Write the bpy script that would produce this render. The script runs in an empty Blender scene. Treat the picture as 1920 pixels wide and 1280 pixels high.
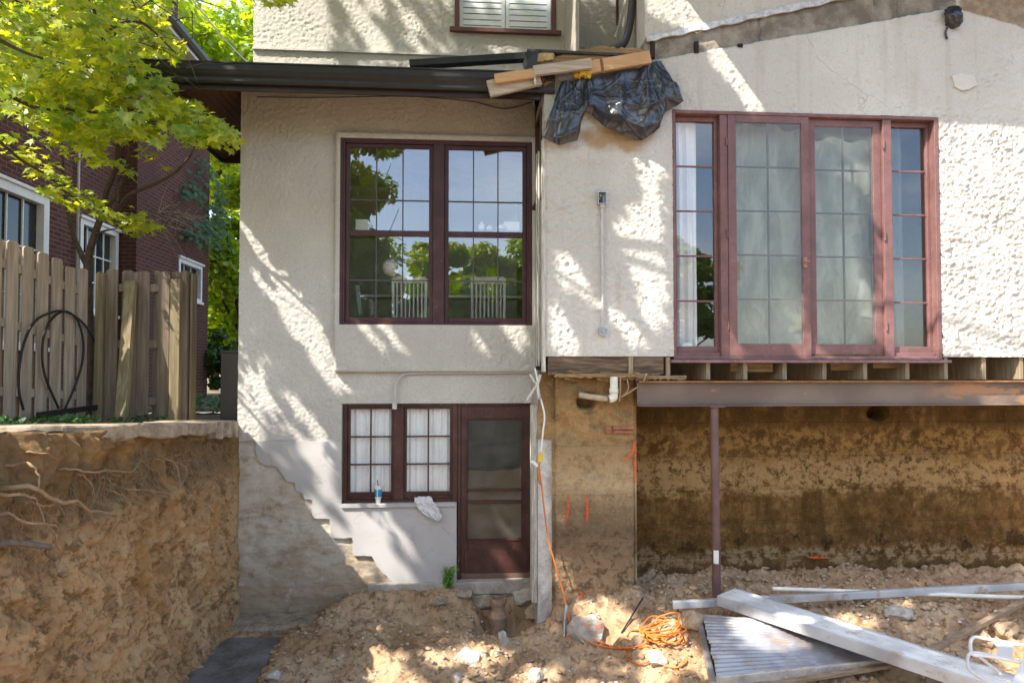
import bpy, bmesh, math, random
import numpy as np
from mathutils import Vector, Matrix
R = math.radians
random.seed(7)
rng = np.random.default_rng(11)
C = bpy.context.scene.collection

# ------------------------------------------------------------------ camera, sky, sun, exposure
FPX, CAMY = 1250.0, -7.6            # focal length in pixels of a 1920 wide frame; the camera stands 7.6 m from the facade
PSI, THE, SHY = math.atan(0.072), math.atan(0.0275), 0.0109
scene = bpy.context.scene
cam = bpy.data.cameras.new('camera')
cam.sensor_width = 36.0
cam.lens = FPX * 36.0 / 1920.0
cam.shift_y = SHY
cam.clip_start, cam.clip_end = 0.05, 500
camo = bpy.data.objects.new('camera', cam); C.objects.link(camo)
_F = Vector((math.sin(PSI) * math.cos(THE), math.cos(PSI) * math.cos(THE), math.sin(THE)))
_R = Vector((math.cos(PSI), -math.sin(PSI), 0)); _U = _R.cross(_F)
camo.matrix_world = Matrix(((_R.x, _U.x, -_F.x, 0), (_R.y, _U.y, -_F.y, CAMY), (_R.z, _U.z, -_F.z, 0), (0, 0, 0, 1)))
scene.camera = camo

SD = Vector((0.55, 0.36, -0.75)).normalized()      # the way sunlight travels
w = bpy.data.worlds.new('World'); scene.world = w; w.use_nodes = True
nt = w.node_tree; bg = nt.nodes['Background']
sky = nt.nodes.new('ShaderNodeTexSky'); sky.sky_type = 'NISHITA'; sky.sun_disc = False
sky.sun_elevation = math.asin(-SD.z); sky.sun_rotation = math.atan2(-SD.x, -SD.y)
sky.air_density = 1.0; sky.dust_density = 1.5
tcw = nt.nodes.new('ShaderNodeTexCoord'); cn = nt.nodes.new('ShaderNodeTexNoise'); cn.inputs['Scale'].default_value = 2.6; cn.inputs['Detail'].default_value = 6
mp = nt.nodes.new('ShaderNodeMapping'); mp.inputs['Scale'].default_value = (1, 1, 2.2); nt.links.new(tcw.outputs['Generated'], mp.inputs[0]); nt.links.new(mp.outputs[0], cn.inputs['Vector'])
cr = nt.nodes.new('ShaderNodeMapRange'); cr.inputs[1].default_value, cr.inputs[2].default_value, cr.inputs[4].default_value = 0.52, 0.72, 0.7; nt.links.new(cn.outputs[0], cr.inputs[0])
cx = nt.nodes.new('ShaderNodeMix'); cx.data_type = 'RGBA'; cx.inputs[7].default_value = (6.5, 6.8, 7.2, 1); nt.links.new(cr.outputs[0], cx.inputs[0]); nt.links.new(sky.outputs[0], cx.inputs[6])   # thin summer clouds
nt.links.new(cx.outputs[2], bg.inputs[0]); bg.inputs[1].default_value = 0.15
sl = bpy.data.lights.new('sun', 'SUN'); sl.energy = 3.7; sl.angle = R(0.5); sl.color = (1.0, 0.94, 0.85)
so = bpy.data.objects.new('sun', sl); C.objects.link(so); so.rotation_euler = SD.to_track_quat('-Z', 'Y').to_euler()
so.location = (-8, -8, 14)
vs = scene.view_settings
vs.view_transform = 'Standard'; vs.look = 'None'; vs.gamma = 1.0; vs.exposure = 1.62
scene.cycles.max_bounces = 8; scene.cycles.transparent_max_bounces = 16
scene.cycles.use_denoising = True

# ------------------------------------------------------------------ pixel <-> world
def ray(px, py):
    u = (px - 960) / FPX; v = (640 - py) / FPX + SHY * 1920 / FPX
    return _R * u + _U * v + _F
CAM = Vector((0, CAMY, 0))
def P(px, py, Y=0.0):
    d = ray(px, py); return CAM + d * ((Y - CAMY) / d.y)
def PX(px, py, X):
    d = ray(px, py); return CAM + d * (X / d.x)
def PZ(px, py, Z):
    d = ray(px, py); return CAM + d * (Z / d.z)
def PP(px, py, p, n):
    d = ray(px, py); p = Vector(p); n = Vector(n); return CAM + d * ((p - CAM).dot(n) / d.dot(n))
def proj(x, y, z):                                  # works on numpy arrays too
    y = y - CAMY
    a = x * _R.x + y * _R.y; b = x * _U.x + y * _U.y + z * _U.z; c = x * _F.x + y * _F.y + z * _F.z
    return 960 + FPX * a / c, 640 - FPX * (b / c) + SHY * 1920
def xz(px, py, Y=0.0):
    p = P(px, py, Y); return p.x, p.z
def rect(px0, px1, py0, py1, Y):                    # x0, x1, z0, z1 of a picture rectangle standing at depth Y
    cx, cy = (px0 + px1) / 2, (py0 + py1) / 2
    return P(px0, cy, Y).x, P(px1, cy, Y).x, P(cx, py1, Y).z, P(cx, py0, Y).z

# ------------------------------------------------------------------ noise
_perm = rng.permutation(256); _perm = np.concatenate([_perm, _perm])
def perlin(x, y, z):
    x, y, z = np.broadcast_arrays(np.asarray(x, float), np.asarray(y, float), np.asarray(z, float))
    xi = np.floor(x).astype(int); yi = np.floor(y).astype(int); zi = np.floor(z).astype(int)
    xf, yf, zf = x - xi, y - yi, z - zi
    u = xf**3 * (xf * (xf * 6 - 15) + 10); v = yf**3 * (yf * (yf * 6 - 15) + 10); t = zf**3 * (zf * (zf * 6 - 15) + 10)
    def g(ix, iy, iz, fx, fy, fz):
        h = _perm[_perm[_perm[ix & 255] + (iy & 255)] + (iz & 255)] & 15
        a = np.where(h < 8, fx, fy); b = np.where(h < 4, fy, np.where((h == 12) | (h == 14), fx, fz))
        return np.where(h & 1, -a, a) + np.where(h & 2, -b, b)
    def L(a, b, t): return a + t * (b - a)
    return L(L(L(g(xi, yi, zi, xf, yf, zf), g(xi+1, yi, zi, xf-1, yf, zf), u), L(g(xi, yi+1, zi, xf, yf-1, zf), g(xi+1, yi+1, zi, xf-1, yf-1, zf), u), v),
             L(L(g(xi, yi, zi+1, xf, yf, zf-1), g(xi+1, yi, zi+1, xf-1, yf, zf-1), u), L(g(xi, yi+1, zi+1, xf, yf-1, zf-1), g(xi+1, yi+1, zi+1, xf-1, yf-1, zf-1), u), v), t)
def fbm(x, y, z, octs=4, gain=0.5):
    s = 0; a = 1.0
    for k in range(octs):
        s = s + a * perlin(x * 2**k + 17.3 * k, y * 2**k + 5.1 * k, z * 2**k + 9.7 * k); a *= gain
    return s
def sst(a, b, x):
    t = np.clip((x - a) / (b - a), 0, 1); return t * t * (3 - 2 * t)

# ------------------------------------------------------------------ mesh helpers
OFF = {}                                            # world offset of every root and part
def _off(o): return OFF.get(o.name, Vector((0, 0, 0))) if o else Vector((0, 0, 0))
def np_mesh(name, V, faces=None, loops=None, sizes=None):
    me = bpy.data.meshes.new(name)
    if faces is not None:
        loops = np.asarray(faces, dtype=np.int32).ravel(); k = np.asarray(faces).shape[1]
        sizes = np.full(len(loops) // k, k, dtype=np.int32)
    loops = np.asarray(loops, dtype=np.int32); sizes = np.asarray(sizes, dtype=np.int32)
    me.vertices.add(len(V)); me.vertices.foreach_set('co', np.ascontiguousarray(V, dtype=np.float32).ravel())
    me.loops.add(len(loops)); me.loops.foreach_set('vertex_index', loops)
    me.polygons.add(len(sizes)); st = np.concatenate([[0], np.cumsum(sizes)[:-1]]).astype(np.int32)
    me.polygons.foreach_set('loop_start', st)
    me.update(calc_edges=True); me.validate()
    return me
def link(name, me, mat, parent=None, smooth=False, origin=None, off=None):
    o = bpy.data.objects.new(name, me); C.objects.link(o)
    if mat: me.materials.append(mat)
    if smooth: me.polygons.foreach_set('use_smooth', np.ones(len(me.polygons), dtype=bool)); me.update()
    if parent:
        o.parent = parent; OFF[o.name] = _off(parent)
    return o
def place(V, parent):                               # moves world verts into the frame of their parent, or to their own base point
    V = np.asarray(V, dtype=float)
    if parent: return V - np.array(_off(parent)), None
    b = np.array(((V[:, 0].min() + V[:, 0].max()) / 2, (V[:, 1].min() + V[:, 1].max()) / 2, V[:, 2].min()))
    return V - b, b
def big(name, V, mat, parent=None, smooth=False, **kw):
    W, b = place(V, parent); o = link(name, np_mesh(name, W, **kw), mat, parent, smooth)
    if b is not None: o.location = b; OFF[o.name] = Vector(b)
    return o
class MB:
    def __init__(s): s.v = []; s.f = []
    def add(s, V, F):
        b = len(s.v); s.v += [tuple(p) for p in V]; s.f += [tuple(b + i for i in f) for f in F]; return s
    def box(s, x0, x1, y0, y1, z0, z1):
        return s.add([(x0,y0,z0),(x1,y0,z0),(x1,y1,z0),(x0,y1,z0),(x0,y0,z1),(x1,y0,z1),(x1,y1,z1),(x0,y1,z1)],
                     [(0,3,2,1),(4,5,6,7),(0,1,5,4),(1,2,6,5),(2,3,7,6),(3,0,4,7)])
    def beam(s, p0, p1, w, h, up=(0, 0, 1), taper=1.0):  # bar of width w (across) and height h (along up)
        p0, p1, up = Vector(p0), Vector(p1), Vector(up); d = (p1 - p0).normalized(); a = d.cross(up).normalized(); u = a.cross(d)
        V = []
        for p, k in ((p0, 1), (p1, taper)):
            for i, j in ((-1, -1), (1, -1), (1, 1), (-1, 1)): V.append(p + a * (i * w / 2 * k) + u * (j * h / 2 * k))
        return s.add(V, [(0,1,2,3),(7,6,5,4),(0,4,5,1),(1,5,6,2),(2,6,7,3),(3,7,4,0)])
    def tube(s, pts, r, n=8, caps=True):
        pts = [Vector(p) for p in pts]; m = len(pts); rr = r if hasattr(r, '__len__') else [r] * m
        V = []; prev = None
        for i, p in enumerate(pts):
            d = (pts[min(i + 1, m - 1)] - pts[max(i - 1, 0)]).normalized()
            a = prev - d * prev.dot(d) if prev is not None else d.orthogonal()
            if a.length < 1e-5: a = d.orthogonal()
            a.normalize(); prev = a; b = d.cross(a)
            for k in range(n):
                t = 2 * math.pi * k / n; V.append(p + (a * math.cos(t) + b * math.sin(t)) * rr[i])
        F = [(i*n+k, i*n+(k+1) % n, (i+1)*n+(k+1) % n, (i+1)*n+k) for i in range(m - 1) for k in range(n)]
        if caps: F += [tuple(range(n - 1, -1, -1)), tuple((m - 1) * n + k for k in range(n))]
        return s.add(V, F)
    def prism(s, poly, y0, y1):                     # outline in x, z pushed through from y0 to y1
        n = len(poly); V = [(x, y0, z) for x, z in poly] + [(x, y1, z) for x, z in poly]
        return s.add(V, [tuple(range(n)), tuple(range(2 * n - 1, n - 1, -1))] + [(i, n + i, n + (i + 1) % n, (i + 1) % n) for i in range(n)])
    def prism_x(s, poly, x0, x1):                   # outline in y, z pushed along x
        n = len(poly); V = [(x0, y, z) for y, z in poly] + [(x1, y, z) for y, z in poly]
        return s.add(V, [tuple(range(n)), tuple(range(2 * n - 1, n - 1, -1))] + [(i, n + i, n + (i + 1) % n, (i + 1) % n) for i in range(n)])
    def prism_z(s, poly, z0, z1):
        n = len(poly); V = [(x, y, z0) for x, y in poly] + [(x, y, z1) for x, y in poly]
        return s.add(V, [tuple(range(n)), tuple(range(2 * n - 1, n - 1, -1))] + [(i, n + i, n + (i + 1) % n, (i + 1) % n) for i in range(n)])
    def lathe(s, prof, c, n=16):                    # prof of (radius, z)
        V = [(c[0] + r * math.cos(2*math.pi*k/n), c[1] + r * math.sin(2*math.pi*k/n), c[2] + z) for r, z in prof for k in range(n)]
        F = [(i*n+k, i*n+(k+1) % n, (i+1)*n+(k+1) % n, (i+1)*n+k) for i in range(len(prof) - 1) for k in range(n)]
        return s.add(V, F + [tuple(range(n - 1, -1, -1)), tuple((len(prof) - 1) * n + k for k in range(n))])
    def ring(s, x0, x1, z0, z1, wl, wr, wb, wt, y0, y1):  # four butted bars round an opening
        s.box(x0, x0 + wl, y0, y1, z0, z1); s.box(x1 - wr, x1, y0, y1, z0, z1)
        s.box(x0 + wl, x1 - wr, y0, y1, z0, z0 + wb); return s.box(x0 + wl, x1 - wr, y0, y1, z1 - wt, z1)
    def rock(s, c, r, sub=2, seed=0, flat=1.0, ang=0.28):
        bm = bmesh.new(); bmesh.ops.create_icosphere(bm, subdivisions=sub, radius=1.0); rr = random.Random(seed)
        V = np.array([v.co[:] for v in bm.verts])
        for k in range(9):                          # cut facets
            n = np.array([rr.gauss(0, 1) for _ in range(3)]); n /= np.linalg.norm(n); dd = rr.uniform(0.55, 0.9)
            e = V @ n - dd; V = V - np.outer(np.clip(e, 0, None), n)
        V = V * (1 + ang * 0.35 * fbm(V[:, 0] * 2 + seed, V[:, 1] * 2, V[:, 2] * 2, 3))[:, None]
        sx, sy, sz = r if hasattr(r, '__len__') else (r, r, r * flat); a = rr.uniform(0, 6.28); ca, sa = math.cos(a), math.sin(a)
        V = V * np.array((sx, sy, sz))
        if not hasattr(r, '__len__'): V = np.stack([V[:, 0] * ca - V[:, 1] * sa, V[:, 0] * sa + V[:, 1] * ca, V[:, 2]], 1)
        V = V + np.array(c); F = [tuple(v.index for v in f.verts) for f in bm.faces]; bm.free()
        return s.add(V, F)
    def build(s, name, mat, parent=None, smooth=False, bev=0.0):
        W, b = place(np.array(s.v), parent)
        me = bpy.data.meshes.new(name); me.from_pydata([tuple(p) for p in W], [], s.f)
        bm = bmesh.new(); bm.from_mesh(me); bmesh.ops.recalc_face_normals(bm, faces=bm.faces)
        if bev: bmesh.ops.bevel(bm, geom=list(bm.edges), offset=bev, segments=1, affect='EDGES', clamp_overlap=True)
        bm.to_mesh(me); bm.free()
        o = link(name, me, mat, parent, smooth)
        if b is not None: o.location = b; OFF[o.name] = Vector(b)
        return o
def smooth_pts(pts, n=6):                           # Catmull-Rom through the points
    pts = [Vector(p) for p in pts]; q = [pts[0] * 2 - pts[1]] + pts + [pts[-1] * 2 - pts[-2]]; out = []
    for i in range(1, len(q) - 2):
        a, b, c, d = q[i-1], q[i], q[i+1], q[i+2]
        for k in range(n):
            t = k / n; out.append(0.5 * ((2*b) + (c-a)*t + (2*a-5*b+4*c-d)*t*t + (3*b-a-3*c+d)*t**3))
    return out + [pts[-1]]
def tag(o, label=None, cat=None, group=None, kind=None):
    if label: o['label'] = label
    if cat: o['category'] = cat
    if group: o['group'] = group
    if kind: o['kind'] = kind
    return o
def thing(name, label, cat, loc=(0, 0, 0), group=None):
    o = bpy.data.objects.new(name, None); C.objects.link(o); o.location = loc; o.empty_display_size = 0.2
    OFF[o.name] = Vector(loc); return tag(o, label, cat, group)
def dup(root, loc, label=None, rz=None):
    r = root.copy(); C.objects.link(r); r.location = loc
    if rz is not None: r.rotation_euler.z = rz
    if label: r['label'] = label
    for ch in list(root.children):
        c = ch.copy(); C.objects.link(c); c.parent = r
        for g in ch.children:
            d = g.copy(); C.objects.link(d); d.parent = c
    return r
def inpoly(px, py, poly):
    c = np.zeros(np.shape(px), bool); n = len(poly)
    for i in range(n):
        x0, y0 = poly[i]; x1, y1 = poly[i - 1]
        if y0 == y1: continue
        c ^= ((y0 > py) != (y1 > py)) & (px < (x1 - x0) * (py - y0) / (y1 - y0) + x0)
    return c

# ------------------------------------------------------------------ materials
def S(r, g, b): return tuple(((c / 255) / 12.92 if c / 255 <= 0.04045 else ((c / 255 + 0.055) / 1.055) ** 2.4) for c in (r, g, b)) + (1.0,)
class NB:
    def __init__(s, name):
        s.m = bpy.data.materials.new(name); s.m.use_nodes = True; s.t = s.m.node_tree; s.t.nodes.clear()
        s.out = s.t.nodes.new('ShaderNodeOutputMaterial'); s.pos = s.n('ShaderNodeNewGeometry').outputs['Position']
    def n(s, typ, **kw):
        nd = s.t.nodes.new(typ)
        for k, v in kw.items():
            if k.startswith('_'): setattr(nd, k[1:], v)
        return nd
    def set(s, sock, v):
        if isinstance(v, bpy.types.NodeSocket): s.t.links.new(v, sock)
        else: sock.default_value = v
    def noise(s, scale, detail=4, rough=0.55, vec=None, dist=0.0):
        nd = s.n('ShaderNodeTexNoise'); s.set(nd.inputs['Vector'], vec or s.pos)
        nd.inputs['Scale'].default_value = scale; nd.inputs['Detail'].default_value = detail
        nd.inputs['Roughness'].default_value = rough; nd.inputs['Distortion'].default_value = dist; return nd.outputs[0]
    def voro(s, scale, vec=None, feat='F1', out='Distance'):
        nd = s.n('ShaderNodeTexVoronoi', _feature=feat); s.set(nd.inputs['Vector'], vec or s.pos); nd.inputs['Scale'].default_value = scale
        return nd.outputs[out]
    def math(s, op, a, b=0.0, clamp=False):
        nd = s.n('ShaderNodeMath', _operation=op); nd.use_clamp = clamp; s.set(nd.inputs[0], a); s.set(nd.inputs[1], b); return nd.outputs[0]
    def mapr(s, v, a, b, c=0.0, d=1.0):
        nd = s.n('ShaderNodeMapRange'); nd.interpolation_type = 'SMOOTHSTEP'
        for i, q in enumerate((v, a, b, c, d)): s.set(nd.inputs[i], q)
        return nd.outputs[0]
    def mix(s, f, a, b, mode='MIX'):
        nd = s.n('ShaderNodeMix', _data_type='RGBA', _blend_type=mode); s.set(nd.inputs[0], f); s.set(nd.inputs[6], a); s.set(nd.inputs[7], b); return nd.outputs[2]
    def ramp(s, f, stops):
        nd = s.n('ShaderNodeValToRGB'); s.set(nd.inputs[0], f); e = nd.color_ramp.elements
        while len(e) < len(stops): e.new(0.5)
        for el, (p, c) in zip(e, stops): el.position = p; el.color = c
        return nd.outputs[0]
    def sep(s, vec=None):
        nd = s.n('ShaderNodeSeparateXYZ'); s.set(nd.inputs[0], vec or s.pos); return nd.outputs
    def scl(s, sc, vec=None):
        nd = s.n('ShaderNodeMapping'); s.set(nd.inputs['Vector'], vec or s.pos); nd.inputs['Scale'].default_value = sc; return nd.outputs[0]
    def comb(s, x, y, z):
        nd = s.n('ShaderNodeCombineXYZ')
        for i, q in enumerate((x, y, z)): s.set(nd.inputs[i], q)
        return nd.outputs[0]
    def bump(s, h, strength=0.5, dist=0.01, nrm=None):
        nd = s.n('ShaderNodeBump'); nd.inputs['Strength'].default_value = strength; nd.inputs['Distance'].default_value = dist
        s.set(nd.inputs['Height'], h)
        if nrm: s.set(nd.inputs['Normal'], nrm)
        return nd.outputs[0]
    def pbr(s, col, rough=0.8, nrm=None, metal=0.0, spec=0.5, **kw):
        nd = s.n('ShaderNodeBsdfPrincipled'); s.set(nd.inputs['Base Color'], col); s.set(nd.inputs['Roughness'], rough)
        s.set(nd.inputs['Metallic'], metal); s.set(nd.inputs['Specular IOR Level'], spec)
        if nrm: s.set(nd.inputs['Normal'], nrm)
        for k, v in kw.items(): s.set(nd.inputs[k.replace('_', ' ')], v)
        s.t.links.new(nd.outputs[0], s.out.inputs[0]); return s.m
def lin(*c): return tuple(c) + (1.0,)
M = {}
def simple(name, c, rough=0.6, var=0.25, scale=6, bumpy=0.15, bs=60, metal=0.0, spec=0.4, stretch=None, chip=None):
    b = NB(name); v = b.scl(stretch) if stretch else None
    n1 = b.noise(scale, 5, 0.6, v); n2 = b.noise(scale * 7, 4, 0.6, v)
    k = b.math('ADD', b.math('MULTIPLY', n1, 0.65), b.math('MULTIPLY', n2, 0.35))
    d = tuple(q * (1 - var) for q in c[:3]) + (1,); e = tuple(min(1, q * (1 + var)) for q in c[:3]) + (1,)
    col = b.mix(b.mapr(k, 0.3, 0.7), d, e)
    if chip:                                        # weathered paint: faded blotches, flaked spots
        col = b.mix(b.mapr(b.noise(2.2, 5, .65), .48, .7, 0, .5), col, tuple(q * 1.6 + .02 for q in c[:3]) + (1,)); col = b.mix(b.mapr(b.noise(38, 5, .7), .655, .68, 0, .85), col, chip); col = b.mix(b.mapr(b.noise(1, 4, .7, b.scl((30, 30, 2))), .58, .7, 0, .4), col, tuple(q * .5 for q in c[:3]) + (1,))
    M[name] = b.pbr(col, rough, b.bump(b.noise(bs, 4, 0.6, v), bumpy, 0.004) if bumpy else None, metal, spec)
    return M[name]
def wood(name, c, dark, axis_scale=(3, 3, 60), rough=0.75, bs=0.35):
    b = NB(name); v = b.scl(axis_scale); g = b.noise(1.0, 6, 0.65, v, 0.4); st = b.noise(1.3, 3, 0.6)
    col = b.mix(b.mapr(g, 0.35, 0.7), dark, c); col = b.mix(b.mapr(st, 0.5, 0.75, 0, 0.5), col, tuple(q * 0.6 for q in c[:3]) + (1,))
    M[name] = b.pbr(col, rough, b.bump(g, bs, 0.004), 0, 0.3); return M[name]
# stucco of the left wing above grade, stained board-marked concrete below
b = NB('wing_stucco'); X, Y, Z = b.sep()
n1, n2, n3 = b.noise(1.1, 5), b.noise(9, 5), b.noise(95, 3, 0.7)
st = b.mix(b.mapr(n1, 0.35, 0.7), lin(.53, .50, .448), lin(.61, .58, .525)); st = b.mix(b.mapr(n3, 0.42, 0.62, 0.0, 0.45), st, lin(.34, .315, .285), 'MIX')
st = b.mix(b.mapr(b.noise(1.0, 4, 0.6, b.scl((7, 7, 0.5))), 0.56, 0.75, 0, 0.2), st, lin(.37, .325, .265))
cz = b.math('ADD', Z, b.math('MULTIPLY', b.math('SUBTRACT', n2, 0.5), 0.08))
cn = b.noise(2.3, 7, 0.68); ch = b.noise(3, 6, 0.65, b.scl((1, 1, 3)))
co = b.ramp(b.math('ADD', b.math('MULTIPLY', cn, 0.6), b.math('MULTIPLY', ch, 0.4)), [(0.33, lin(.25, .18, .115)), (0.42, lin(.44, .36, .265)), (0.50, lin(.57, .50, .41)), (0.62, lin(.64, .59, .52))])
co = b.mix(b.mapr(b.math('ADD', Z, b.math('MULTIPLY', n2, .5)), -2.35, -1.55, 0.75, 0.0), co, lin(.36, .245, .14)); co = b.mix(b.mapr(b.noise(3.4, 6, .7), .57, .68, 0, .6), co, lin(.20, .125, .06))
co = b.mix(b.mapr(b.noise(5, 6, 0.7), 0.57, 0.66, 0, 0.8), co, lin(.58, .54, .48))
seam = b.math('ABSOLUTE', b.math('SUBTRACT', b.math('FRACT', b.math('MULTIPLY', cz, 4.4)), 0.5))
co = b.mix(b.mapr(seam, 0.0, 0.02, 0.22, 0), co, lin(.16, .12, .085))
col = b.mix(b.mapr(cz, -0.84, -0.81), co, st)
bh = b.math('ADD', b.math('MULTIPLY', n3, 1.0), b.math('MULTIPLY', b.noise(30, 4), 0.8))
M['wing_stucco'] = b.pbr(col, 0.92, b.bump(bh, 0.8, 0.008), 0, 0.2)
# coarse stucco of the right hand section with the scar of the old roof
def line_of(a, c, Y):
    x0, z0 = xz(*a, Y); x1, z1 = xz(*c, Y); m = (z1 - z0) / (x1 - x0); return m, z0 - m * x0
b = NB('coarse_stucco'); X, Y, Z = b.sep()
n1, n2, n3 = b.noise(0.9, 5), b.noise(14, 5), b.noise(60, 3, 0.7)
st = b.mix(b.mapr(n1, 0.35, 0.7), lin(.54, .51, .455), lin(.62, .59, .53)); st = b.mix(b.mapr(n2, 0.5, 0.7, 0, 0.25), st, lin(.47, .43, .37))
st = b.mix(b.mapr(b.noise(1.0, 5, 0.6, b.scl((6, 6, 0.45))), 0.54, 0.72, 0, 0.35), st, lin(.40, .345, .265)); st = b.mix(b.mapr(b.noise(55, 3, .7), .56, .66, 0, .5), st, lin(.36, .32, .27))
def cracks(b, st, sc, amt):
    dv = b.n('ShaderNodeVectorMath', _operation='ADD'); b.set(dv.inputs[0], b.pos); nn = b.n('ShaderNodeTexNoise'); b.set(nn.inputs['Vector'], b.pos); nn.inputs['Scale'].default_value = 3.0; nn.inputs['Detail'].default_value = 5; b.set(dv.inputs[1], b.math('MULTIPLY', nn.outputs[0], .5)); k = b.mapr(b.voro(sc, dv.outputs[0], 'DISTANCE_TO_EDGE'), 0.0, .0045, amt, 0)
    return b.mix(b.math('MULTIPLY', k, b.mapr(b.noise(.9, 3), .48, .56)), st, lin(.15, .12, .09))
st = cracks(b, st, .8, .4)
m1, c1 = line_of((1225, 113), (1770, 18), -0.8); m2, c2 = line_of((1220, 72), (1600, -12), -0.8); m3, c3 = line_of((1800, 20), (1925, 56), -0.8)
wob = b.math('MULTIPLY', b.math('SUBTRACT', b.noise(7, 5), 0.5), 0.05)
def below(m, c):                                    # z - (m x + c)
    return b.math('ADD', b.math('SUBTRACT', b.math('SUBTRACT', Z, b.math('MULTIPLY', X, m)), c), wob)
d1, d2, d3 = below(m1, c1), below(m2, c2), below(m3, c3)
scar = b.math('MULTIPLY', b.mapr(d1, -0.004, 0.006), b.mapr(d2, 0.0, 0.012, 1, 0))
xs = xz(1795, 20, -0.8)[0]
scar = b.math('MULTIPLY', scar, b.mapr(X, xs - 0.02, xs, 1, 0))
s2 = b.math('MULTIPLY', b.mapr(d3, -0.01, 0.02), b.mapr(X, xs, xs + 0.05))
raw = b.mix(b.mapr(b.noise(4, 6, 0.65), 0.35, 0.68), lin(.17, .148, .12), lin(.36, .32, .26))
raw = b.mix(b.mapr(b.noise(1, 5, 0.6, b.scl((9, 9, 1.2))), 0.57, 0.66, 0, 0.8), raw, lin(.09, .085, .09))
raw2 = b.mix(b.mapr(n2, 0.35, 0.7), lin(.27, .2, .135), lin(.38, .30, .22))
col = b.mix(scar, st, raw); col = b.mix(s2, col, raw2)
# rust brown water stain under the plastic
xr, zr = xz(1150, 258, -0.8)
rx = b.math('POWER', b.math('DIVIDE', b.math('SUBTRACT', X, xr), 0.50), 2.0); rz = b.math('POWER', b.math('DIVIDE', b.math('SUBTRACT', Z, zr), 0.17), 2.0)
rr = b.math('ADD', b.math('ADD', rx, rz), b.math('MULTIPLY', b.math('SUBTRACT', b.noise(4, 5), 0.5), 2.2))
col = b.mix(b.mapr(rr, 0.1, 1.1, 0.85, 0), col, lin(.36, .215, .095))
M['coarse_stucco'] = b.pbr(col, 0.93, b.bump(b.math('ADD', n3, b.math('MULTIPLY', n2, 0.7)), 0.4, 0.008), 0, 0.2)
# smooth cement render
b = NB('cement_render'); n1, n2 = b.noise(1.6, 5), b.noise(18, 5)
col = b.mix(b.mapr(n1, 0.35, 0.7), lin(.45, .43, .415), lin(.53, .51, .49)); col = b.mix(b.mapr(n2, 0.6, 0.75, 0, 0.3), col, lin(.36, .33, .29))
cr = b.math('ABSOLUTE', b.math('SUBTRACT', b.noise(1.7, 3, 0.5, None, 0.6), 0.5))
col = b.mix(b.mapr(cr, 0.0, 0.004, 0.4, 0), col, lin(.2, .18, .16))
M['cement_render'] = b.pbr(col, 0.8, b.bump(b.noise(25, 4), 0.12, 0.004), 0, 0.3)
# foundation wall behind the beam: soil stained horizontal bands
b = NB('foundation_concrete'); X, Y, Z = b.sep()
na, nb_, nc, nd_ = b.noise(3.2, 8, .72), b.noise(9, 8, .75), b.noise(34, 6, .75), b.noise(1.0, 8, .72, b.scl((5, 5, 1.1)))
zz = b.math('ADD', b.math('ADD', Z, b.math('MULTIPLY', b.math('SUBTRACT', na, .5), .60)), b.math('MULTIPLY', b.math('SUBTRACT', nb_, .5), .30))
base = b.ramp(b.math('ADD', b.math('MULTIPLY', na, .5), b.math('MULTIPLY', nb_, .5)), [(.36, lin(.085, .040, .011)), (.46, lin(.155, .079, .023)), (.54, lin(.24, .13, .042)), (.64, lin(.38, .225, .085))])
def band(z0, z1, soft): return b.math('MULTIPLY', b.mapr(zz, z0 - soft, z0 + soft), b.mapr(zz, z1 - soft, z1 + soft, 1, 0))
def lay(col, z0, z1, soft, n, lo, hi, amt, c): return b.mix(b.math('MULTIPLY', b.math('MULTIPLY', band(z0, z1, soft), b.mapr(n, lo, hi)), amt), col, c)
col = lay(base, -.62, -.2, .08, nd_, .38, .55, .8, lin(.105, .055, .016))
col = lay(col, -1.0, -.66, .06, nb_, .47, .56, .75, lin(.42, .24, .08)); col = lay(col, -1.36, -1.02, .07, nb_, .42, .53, .85, lin(.49, .30, .125)); col = lay(col, -1.36, -1.0, .06, nc, .52, .60, .6, lin(.58, .40, .20))
col = lay(col, -2.0, -1.38, .06, nd_, .46, .60, .7, lin(.10, .05, .014)); col = lay(col, -2.02, -1.82, .05, na, .50, .58, .85, lin(.045, .024, .009))
col = lay(col, -2.20, -2.03, .03, nb_, .46, .54, .8, lin(.42, .285, .16)); col = lay(col, -2.9, -2.22, .05, nb_, .3, .5, .8, lin(.13, .075, .033))
col = b.mix(b.mapr(nc, .58, .66, 0, .65), col, lin(.06, .032, .012)); col = b.mix(b.mapr(b.noise(48, 5, .75), .60, .67, 0, .6), col, lin(.46, .33, .19)); col = b.mix(b.mapr(nd_, .60, .70, 0, .6), col, lin(.06, .033, .013))
sm = b.math('ABSOLUTE', b.math('SUBTRACT', b.math('FRACT', b.math('MULTIPLY', b.math('ADD', Z, b.math('MULTIPLY', b.noise(2, 3), .03)), 2.6)), .5)); col = b.mix(b.mapr(sm, 0, .012, .65, 0), col, lin(.04, .022, .008))
M['foundation_concrete'] = b.pbr(col, 0.92, b.bump(b.math('ADD', b.math('ADD', nb_, nc), b.noise(90, 4, .7)), 1.0, 0.02), 0, 0.15)
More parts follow.
